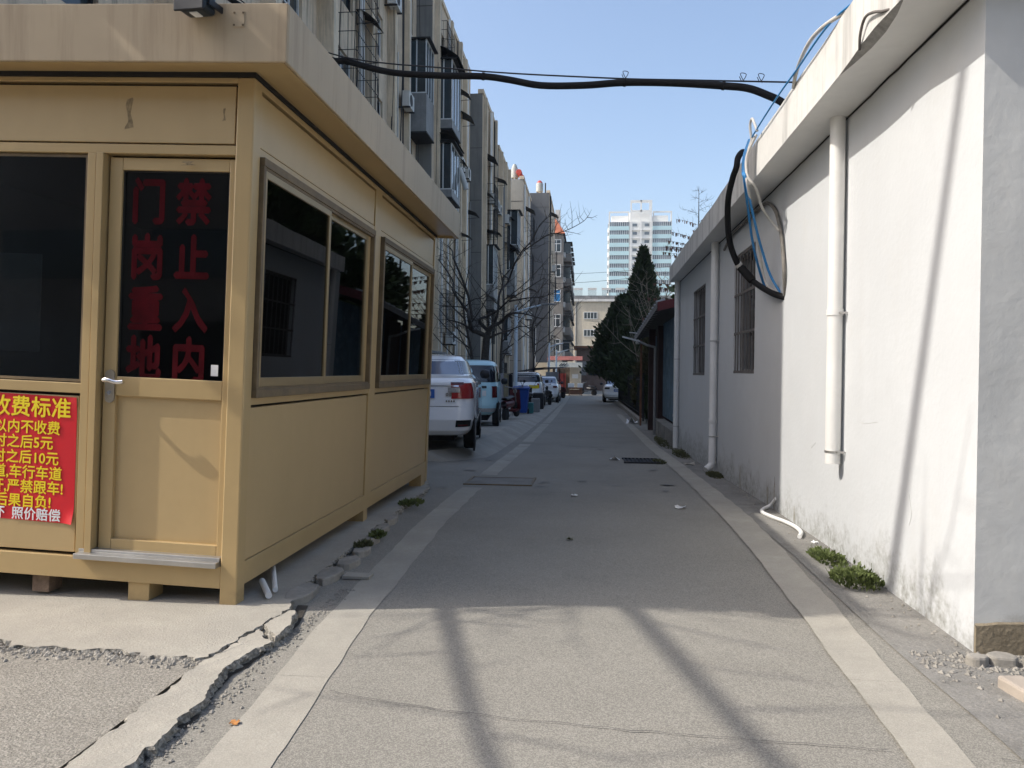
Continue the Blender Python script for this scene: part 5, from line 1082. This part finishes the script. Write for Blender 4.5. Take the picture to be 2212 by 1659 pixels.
for k in range(40): y = 25.5+k*.52; b.tube([(2.2, y, gz(y)), (2.1+rnd.uniform(-.2, .2), y+rnd.uniform(-.2, .2), gz(y)+1.2)], .018, 5)
b.build('stems', A['bark'], hd, kind='stuff')
def twigs(b, pts, r, rr, depth, dens, ln, up=.25, spread=1.0):
    for i in range(len(pts)-1):
        p, q = Vector(pts[i]), Vector(pts[i+1]); L_ = (q-p).length; k = max(1, int(L_*dens))
        for j in range(k):
            if rr.random() < .12: continue
            o = p.lerp(q, rr.random()); d = (q-p).normalized(); s = Vector((rr.gauss(0, 1), rr.gauss(0, 1)*spread, rr.gauss(0, 1)+up)); s = (s-d*s.dot(d)*.6); s = (s.normalized()+d*.55).normalized()
            l_ = ln*rr.uniform(.4, 1.2); m1 = o+s*l_*.5+Vector((rr.gauss(0, .05), rr.gauss(0, .05), rr.gauss(0, .05)))*l_; e = o+s*l_+Vector((0, 0, .12*l_))
            b.tube([o, m1, e], [r, r*.7, r*.3], 4, False)
            if depth > 0: twigs(b, [o, m1, e], r*.55, rr, depth-1, dens*1.3, ln*.5, up, spread)
def jit(pts, y, amp, rr): 
    out = []; yy = y
    for k, p in enumerate(pts): out.append((p[0], yy+(rr.gauss(0, amp)*k*.5 if k else 0), p[2]))
    return out
rr = random.Random(5); TY_ = 27.0
bt = thing('bare_tree', 'bare sprawling tree with twisted dark limbs before the flats', 'tree', (-3.64, TY_, pz(27)))
tr = MB(); tr.tube([(-3.72, TY_, pz(27)), (-3.70, TY_, .8), (-3.64, TY_, 1.87), (-3.60, TY_, 2.41), (-3.53, TY_, 2.65)], [.20, .16, .14, .13, .11], 9)
tr.build('trunk', A['bark'], bt)
LIMBS = {'a': ([(-3.59, 0, 2.5), (-3.92, 0, 2.65), (-4.14, 0, 2.74), (-4.11, 0, 3.1), (-4.3, 0, 3.41), (-4.64, 0, 3.98), (-4.89, 0, 4.52), (-5.36, 0, 5.25)], .095, .018), 'b': ([(-4.11, 0, 3.1), (-4.27, 0, 3.92), (-4.49, 0, 4.64), (-4.71, 0, 5.19), (-4.9, 0, 5.58), (-5.11, 0, 5.8)], .055, .014),
 'c': ([(-3.53, 0, 2.65), (-3.38, 0, 2.86), (-3.11, 0, 3.02), (-2.74, 0, 3.26), (-2.29, 0, 3.29), (-1.69, 0, 3.17)], .09, .014), 'd': ([(-3.5, 0, 2.68), (-3.8, 0, 2.92), (-3.84, 0, 3.1), (-3.56, 0, 3.26), (-3.2, 0, 3.44), (-2.81, 0, 3.74), (-2.3, 0, 4.07), (-1.55, 0, 4.52)], .07, .012),
 'e': ([(-3.38, 0, 2.86), (-3.2, 0, 3.32), (-3.14, 0, 4.04), (-2.91, 0, 4.49), (-2.61, 0, 5.0), (-2.31, 0, 5.51), (-2.01, 0, 5.83), (-1.72, 0, 6.37), (-1.42, 0, 6.72)], .05, .012), 'f': ([(-2.31, 0, 5.51), (-1.92, 0, 5.77), (-1.45, 0, 6.07), (-1.12, 0, 6.15), (-.67, 0, 6.27), (-.23, 0, 6.44), (-.08, 0, 6.65)], .026, .007),
 'g': ([(-3.53, 0, 2.44), (-3.19, 0, 2.59), (-2.83, 0, 2.72), (-2.38, 0, 2.9)], .05, .015), 'h': ([(-4.11, 0, 2.71), (-4.48, 0, 2.95), (-5.03, 0, 3.1)], .05, .015), 'i': ([(-4.3, 0, 3.47), (-4.51, 0, 3.53), (-5.16, 0, 3.56)], .035, .01), 'j': ([(-4.39, 0, 3.53), (-4.06, 0, 3.83), (-3.69, 0, 3.83)], .03, .01), 'k': ([(-2.81, 0, 3.74), (-2.15, 0, 3.86), (-1.55, 0, 3.95), (-.92, 0, 4.16)], .03, .009)}
tw_ = MB()
for k, (pts, a, c_) in LIMBS.items():
    P_ = [(p[0], TY_+.12*rr.gauss(0, 1)*min(i, 3), p[2]) for i, p in enumerate(pts)]; S = smooth_path(P_, 4)
    MB().tube(S, a, 7, r2=c_).build('limb', A['bark'], bt); twigs(tw_, S, .011, rr, 1, 3.2 if a > .04 else 2.4, .85)
tw_.build('twigs', A['bark'], bt, kind='stuff')
def bare_tree(label, x, y, zb, h, seed, m='bark_pale', spread=.8, n=7, r=.09):
    rr = random.Random(seed); t = thing('bare_tree', label, 'tree', (x, y, zb))
    tp = [(x, y, zb), (x+rr.gauss(0, .1), y, zb+h*.35), (x+rr.gauss(0, .15), y, zb+h*.7), (x+rr.gauss(0, .2), y, zb+h)]; S = smooth_path(tp, 5)
    MB().tube(S, r, 7, r2=.012).build('trunk', A[m], t); b = MB()
    for k in range(n):
        v = .3+.6*k/n; o = Vector(S[int(v*(len(S)-1))]); a = rr.random()*6.28; l_ = h*(.45-.25*v)*spread*1.6
        e = [o, o+Vector((math.cos(a)*l_*.5, math.sin(a)*l_*.5, l_*.4)), o+Vector((math.cos(a)*l_, math.sin(a)*l_, l_*.95))]; L2 = smooth_path(e, 4)
        b.tube(L2, r*.4, 5, False, r2=.006); twigs(b, L2, .010, rr, 1, 2.2, .8, .5)
    twigs(b, S[6:], .010, rr, 1, 2.0, .7, .4); b.build('twigs', A[m], t, kind='stuff'); return t
bare_tree('slim bare tree standing before the far brown block', -4.4, 38, pz(38), 7.5, 21, 'bark', .8, 9)
bare_tree('bare tree crowding the grey gable wall', -3.6, 50, pz(50), 7.0, 22, 'bark', .9, 10)
bare_tree('small dark bare tree beside the near flats', -5.0, 31.5, pz(31), 6.0, 23, 'bark', .7, 9)
bare_tree('pale bare tree showing against the tower, right of the conifer', 4.3, 42, gz(42), 7.6, 24, 'bark_pale', .7, 8, .07)
bare_tree('thin pale bare tree in front of the tall conifer', 2.35, 33.5, gz(33), 5.6, 25, 'bark_pale', .6, 8, .045)
bare_tree('bare tree with pale twigs beyond the shed roof', 5.6, 44, gz(44), 6.2, 26, 'bark_pale', .9, 10, .08)
# larch behind the white building
lt = thing('larch_tree', 'bare larch with drooping cone clusters behind the white roof', 'tree', (4.12, 30, gz(30)))
rr = random.Random(12); x, y = 4.12, 30.0
MB().tube([(x, y, -.4), (x+.03, y, 4), (x, y, 8.4)], [.10, .06, .006], 7).build('trunk', A['bark'], lt)
br = MB(); cn = MB()
for k in range(40):
    v = k/39; z = 2.6+5.6*v; a = rr.random()*6.28; l_ = (2.3*(1-v)**.8+.15); d = Vector((math.cos(a), math.sin(a), .12+.25*v)); pts = smooth_path([(x, y, z), tuple(Vector((x, y, z))+d*l_*.5+Vector((0, 0, .02))), tuple(Vector((x, y, z))+d*l_-Vector((0, 0, .10*(1-v))))], 4)
    br.tube(pts, .016*(1.2-v), 4, False, r2=.004); twigs(br, pts, .005, rr, 0, 4, .25)
    if v < .82:
        for j in range(int(26*l_)):
            t = rr.uniform(.25, 1); p = pts[int(t*(len(pts)-1))]; h = rr.uniform(.05, .14); o = Vector(p)+Vector((rr.gauss(0, .03), rr.gauss(0, .03), 0)); s = .018
            cn.quad(o+Vector((-s, 0, 0)), o+Vector((-s*.6, .01, -h)), o+Vector((s*.6, -.01, -h)), o+Vector((s, 0, 0)))
br.build('branches', A['bark'], lt, kind='stuff'); cn.build('cone_clusters', A['larch'], lt, kind='stuff')
# leafy street tree left of the booth, out of frame; its limbs shade the road and the fascia
lf = thing('street_tree', 'leaning leafy street tree just outside the picture left of the booth', 'tree', (-5.0, 5.25, 0))
T0 = lambda z: (-5.0, 5.25-.282*z, z)
MB().tube([T0(0), T0(2), T0(4), T0(6), T0(8), T0(10.5), T0(15)], [.14, .12, .10, .075, .06, .045, .02], 10).build('trunk', A['bark'], lf)
tl = MB(); rr = random.Random(31)
for pts, a, c_ in (([T0(3.6), (-5.1, 3.6, 4.3), (-5.14, 3.04, 4.5), (-4.73, 1.59, 4.5), (-4.5, .6, 4.7)], .06, .025), ([T0(4.6), (-5.1, 3.6, 5.2), (-5.08, 3.22, 5.4), (-4.67, 1.52, 5.4), (-4.4, .2, 5.5)], .07, .03), ([T0(5.2), (-5.3, 3.4, 5.6), (-5.9, 3.0, 5.9), (-6.6, 2.8, 6.3)], .03, .01), ([T0(5.0), (-4.8, 3.4, 5.4), (-4.2, 3.15, 5.6), (-3.5, 3.0, 5.8)], .022, .008)):
    S = smooth_path(pts, 6); MB().tube(S, a, 8, r2=c_).build('limb', A['bark'], lf); twigs(tl, S[6:], .012, rr, 1, 1.3, .9)
def fl_(): 
    q = rr.choice(((-5.6, 3.1, 5.98), (-4.85, 3.1, 5.94), (-5.15, 3.1, 6.02), (-6.2, 3.1, 6.0), (-6.6, 3.1, 5.92)))
    return (q[0]+rr.gauss(0, .3), q[1]+rr.gauss(0, .025), q[2]+rr.gauss(0, .07)), (rr.gauss(0, 1), rr.gauss(0, 1), 0)
leaf_cloud(tl, 520, fl_, .11, 0, .4, rr)
leaf_cloud(tl, 3500, lambda: ((-5+rr.gauss(0, 1.0), 1.3+rr.gauss(0, .7), 15.2+rr.gauss(0, .6)), (rr.gauss(0, 1), rr.gauss(0, 1), 0)), .16, 0, .4, rr)
tl.build('crown', A['leaf'], lf)
# evergreen trees behind the white building (mirrored in the booth windows)
for k, (x, y, h, lb) in enumerate(((5.4, 20.0, 6.2, 'round evergreen tree behind the shed, nearest the white building'), (8.2, 26.5, 6.8, 'round evergreen tree behind the shed, farthest from the lane'), (4.9, 25.5, 5.0, 'round evergreen tree behind the shed, hidden by the white roof'))):
    rr = random.Random(60+k); t = thing('evergreen_tree', lb, 'tree', (x, y, gz(y)-.05), group='evergreens behind the white building')
    MB().tube([(x, y, gz(y)-.05), (x, y, h*.6)], .12, 8, r2=.06).build('trunk', A['bark'], t); b = MB()
    def fn():
        v = Vector((rr.gauss(0, 1), rr.gauss(0, 1), rr.gauss(0, .8))).normalized(); k_ = rr.random()**.35*(1+.25*fbm(v.x*2, v.y*2+v.z, 1.3, k)); return (x+v.x*1.9*k_, y+v.y*2.3*k_, h*.68+v.z*1.9*k_), tuple(v)
    leaf_cloud(b, 6000, fn, .28, .1, .35, rr); b.build('crown', A['leaf'], t)
# unseen frontage added behind the viewer to darken the booth's front glass reflections
A['rear_wall'] = mat('added_frontage_wall', (.22, .20, .18), .9, .15, .6)
rb_ = thing('added_shop_row', 'row of dark shopfronts across the street behind the viewer', 'building', (0, -16, 0))
MB().box(-26, 22, -24, -16, -.2, 11.5).build('wall', A['rear_wall'], rb_)
for k in range(9): MB().box(-25+k*5.2, -21+k*5.2, -15.99, -15.95, 0, 2.8).build('shutter', A['sheet_grey'] if k % 2 else A['awning'], rb_); MB().box(-24.6+k*5.2, -21.6+k*5.2, -15.99, -15.94, 4.2, 5.8).build('window', A['glass_far'], rb_)

# ------------------------------------------------------------------ weeds, covers, litter
def weed(label, x, y, z, rx, ry, h, n, m='weed', seed=0, grp='weed clumps along the edges'):
    rr = random.Random(seed); b = MB()
    def fn():
        a = rr.random()*6.28; k = rr.random()**.6; hh = .75*h*(1-k*k*.7)*rr.uniform(.05, 1)*(.55+.9*abs(fbm(x+math.cos(a)*k, y+math.sin(a)*k, 5, seed))); return (x+rx*k*math.cos(a), y+ry*k*math.sin(a), z+hh), (math.cos(a), math.sin(a), .8)
    leaf_cloud(b, n//2, fn, .030, .6, .30, rr)
    for k in range(60):
        a = rr.random()*6.28; kk = rr.random()**.6; p = Vector((x+rx*kk*math.cos(a), y+ry*kk*math.sin(a), z)); b.tube([p, p+Vector((rr.gauss(0, .02), rr.gauss(0, .02), h*rr.uniform(.5, 1)))], .0015, 3, False)
    b.build('weed_clump' if ry < .5 else 'grass', A[m], origin=(x, y, z), label=label, cat='weed' if ry < .5 else 'grass', group=grp if ry < .5 else None, kind=None if ry < .5 else 'stuff')
weed('larger green weed clump at the sunlit wall foot', 1.66, 4.92, .01, .14, .22, .11, 1500, seed=1); weed('smaller green weed clump at the sunlit wall foot', 1.66, 5.5, .01, .10, .26, .06, 900, seed=2)
weed('flat weed by the booth foot nearest the lane', -1.66, 7.15, .02, .11, .16, .05, 500, 'weed', 3); weed('weed tuft growing between the edge stones', -1.57, 5.66, .03, .05, .10, .06, 380, 'weed', 4); weed('dark weed tuft behind the broken edge stone', -1.585, 5.34, .03, .05, .09, .05, 320, 'weed_dry', 5)
weed('dark grass at the foot of the second downpipe', 1.72, 10.6, gz(10.6), .10, .35, .07, 800, 'weed_dry', 6); weed('rough grass along the shed base', 1.66, 17.2, gz(17.2), .14, 1.6, .12, 1800, 'weed_dry', 7); weed('grass under the far end of the white wall', 1.70, 14.2, gz(14.2), .14, .9, .10, 1400, 'weed_dry', 8); weed('weeds grown over the drain grate edge', 1.16, 12.6, gz(12.6), .10, .35, .03, 500, 'weed_dry', 9)
mh = thing('manhole_cover', 'worn rectangular cover set in the asphalt across the left band', 'manhole cover', (-1.05, 9.4, gz(9.4)))
def on(y): return gz(y)
b = MB(); b.quad((-1.46, 9.05, on(9.05)+.010), (-.66, 9.05, on(9.05)+.010), (-.68, 9.80, on(9.8)+.010), (-1.48, 9.80, on(9.8)+.010)); b.build('plate', A['verge'], mh)
for (a, c_, p, q) in ((-1.47, -.65, 9.02, 9.05), (-1.47, -.65, 9.78, 9.81), (-1.47, -1.44, 9.05, 9.78), (-.68, -.65, 9.05, 9.78)): MB().box(a, c_, p, q, on((p+q)/2)-.02, on((p+q)/2)+.014).build('frame', A['seal'], mh)
dg_ = thing('drain_grate', 'dark iron drain grate beside the right band', 'drain grate', (.87, 12.75, gz(12.75)))
MB().quad((.60, 12.35, on(12.35)+.006), (1.14, 12.35, on(12.35)+.006), (1.14, 13.15, on(13.15)+.006), (.60, 13.15, on(13.15)+.006)).build('pit', A['booth_dark'], dg_)
for k in range(9): x = .61+k*.062; MB().bar((x, 12.36, on(12.36)+.016), (x, 13.14, on(13.14)+.016), .026, .016).build('bar', A['frame_dark'], dg_)
for y in (12.36, 13.14): MB().box(.58, 1.16, y-.02, y+.02, on(y)-.01, on(y)+.026).build('frame', A['frame_dark'], dg_)
def scrap(name, label, cat, x, y, s, m, h=.02, seed=0):
    rr = random.Random(seed); z = gz(y)+.006; b = MB(); b.grid(lambda u, v: (x+s*(u-.5)+.2*s*rr.gauss(0, .3), y+s*.8*(v-.5)+.2*s*rr.gauss(0, .3), z+abs(rr.gauss(0, h))), 4, 4); b.build(name, A[m] if isinstance(m, str) else m, origin=(x, y, z), label=label, cat=cat)
scrap('plastic_bag', 'white plastic bag lying before the shed post', 'bag', 1.52, 25.4, .5, 'paper', .1, 1); scrap('paper_scrap', 'white paper scrap just left of the drain grate', 'paper', .45, 12.9, .16, 'paper', .02, 2); scrap('paper_scrap', 'tiny white scrap in the middle of the shaded road', 'paper', -.14, 8.2, .07, 'paper', .01, 3); scrap('leaf', 'small yellowish leaf in the middle of the shaded road', 'leaf', -.13, 5.9, .05, A['weed_dry'], .012, 4); scrap('paper_scrap', 'curled grey scrap near the right band', 'paper', .9, 7.55, .09, 'pvc', .015, 5); scrap('packet', 'flattened tan packet on the verge by the downpipe', 'packet', 1.60, 12.3, .16, 'band', .015, 6); scrap('leaf', 'orange dry leaf on the left band', 'leaf', -1.27, 2.67, .035, mat('dry_leaf', (.45, .20, .06), .8, .2, 50), .006, 7); scrap('paper_scrap', 'pale scrap beside the end of the white hose', 'paper', 1.735, 6.05, .05, 'paper', .008, 8)
b = MB(); b.box(-1.50, -1.33, 4.60, 4.70, .006, .022); b.build('board_scrap', A['band'], origin=(-1.42, 4.65, 0), label='flat grey board scrap lying against the left band', cat='board')
# hairline cracks in the asphalt
def crack(pts, w, z=.0075):
    b = MB(); S = smooth_path([(p[0], p[1], 0) for p in pts], 14); n = len(S)
    L_ = [(p.x+.012*fbm(p.x, p.y, 9, 2), p.y+.014*fbm(p.x, p.y, 9, 5)) for p in S]
    for i in range(n-1):
        a, c_ = L_[i], L_[i+1]; w1 = w*(.5+.8*abs(fbm(a[0], a[1], 6))); w2 = w*(.5+.8*abs(fbm(c_[0], c_[1], 6)))
        b.quad((a[0], a[1]-w1, gz(a[1])+z), (c_[0], c_[1]-w2, gz(c_[1])+z), (c_[0], c_[1]+w2, gz(c_[1])+z), (a[0], a[1]+w1, gz(a[1])+z))
    b.build('road_crack', A['joint'], kind='structure')
crack([(-1.02, 2.98), (-.5, 2.86), (0, 2.80), (.6, 2.76), (1.05, 2.74)], .0022); crack([(1.4, 2.72), (1.55, 2.70), (1.7, 2.74)], .0022); crack([(-1.0, 13.0), (-.6, 13.3), (-.2, 13.5)], .008); crack([(-.9, 19), (0, 18.6), (.8, 18.9)], .01); crack([(-.8, 24.5), (.2, 24.3)], .014)

# dark damp marks and worn patches on the shaded asphalt
A['stain'] = mat('damp_stain', (.175, .168, .152), .7, .15, 3, .4, 140); A['patch'] = mat('asphalt_repair', (.225, .214, .19), .9, .1, 1.5, .5, 150, speck=.3, speck_scale=230)
rr = random.Random(77); b = MB()
for k in range(26):
    y = rr.uniform(8.6, 15.5); x = rr.uniform(-1.9, 1.0); a = rr.uniform(.03, .10); c_ = a*rr.uniform(.25, .7)
    pl_ = [(x+a*math.cos(t)*(1+.5*fbm(math.cos(t), math.sin(t), 1.7, k)), y+c_*math.sin(t)*(1+.5*fbm(math.sin(t), math.cos(t), 1.7, k+3))) for t in [2*math.pi*i/12 for i in range(12)]]
    i = len(b.v); b.v += [(p[0], p[1], gz(p[1])+.0125) for p in pl_]; b.f.append(tuple(range(i, i+12))); b.sm.append(False)
b.build('damp_marks', A['stain'], kind='structure')
def scuff(pts, w, m):
    b = MB(); S = smooth_path([(q[0], q[1], 0) for q in pts], 14)
    for i in range(len(S)-1):
        a, c_ = S[i], S[i+1]; f_ = lambda q: w*max(.08, .55+.9*fbm(q.x, q.y, 5, 3))
        b.quad((a.x, a.y-f_(a), gz(a.y)+.0046), (c_.x, c_.y-f_(c_), gz(c_.y)+.0046), (c_.x, c_.y+f_(c_), gz(c_.y)+.0046), (a.x, a.y+f_(a), gz(a.y)+.0046))
    b.build('road_scuff', m, kind='structure')
scuff([(-.5, 16.2), (.1, 16.0), (.7, 16.1)], .07, A['stain']); scuff([(-.6, 20.5), (.2, 20.2), (.8, 20.3)], .10, A['stain']); scuff([(-.9, 26.0), (0, 25.6)], .12, A['stain'])

# ------------------------------------------------------------------ thin haze: one closed box of air round the whole place
hz = bpy.data.materials.new('haze_air'); hz.use_nodes = True; N = hz.node_tree.nodes; N.remove(N['Principled BSDF'])
pv = N.new('ShaderNodeVolumePrincipled'); pv.inputs['Color'].default_value = (.80, .88, .95, 1); pv.inputs['Density'].default_value = .0004; pv.inputs['Anisotropy'].default_value = .2
hz.node_tree.links.new(pv.outputs[0], N['Material Output'].inputs['Volume'])
MB().box(-60, 60, -30, 320, -2.5, 66).build('haze', hz, kind='stuff', label='thin pale haze filling the air over the lane', cat='haze')
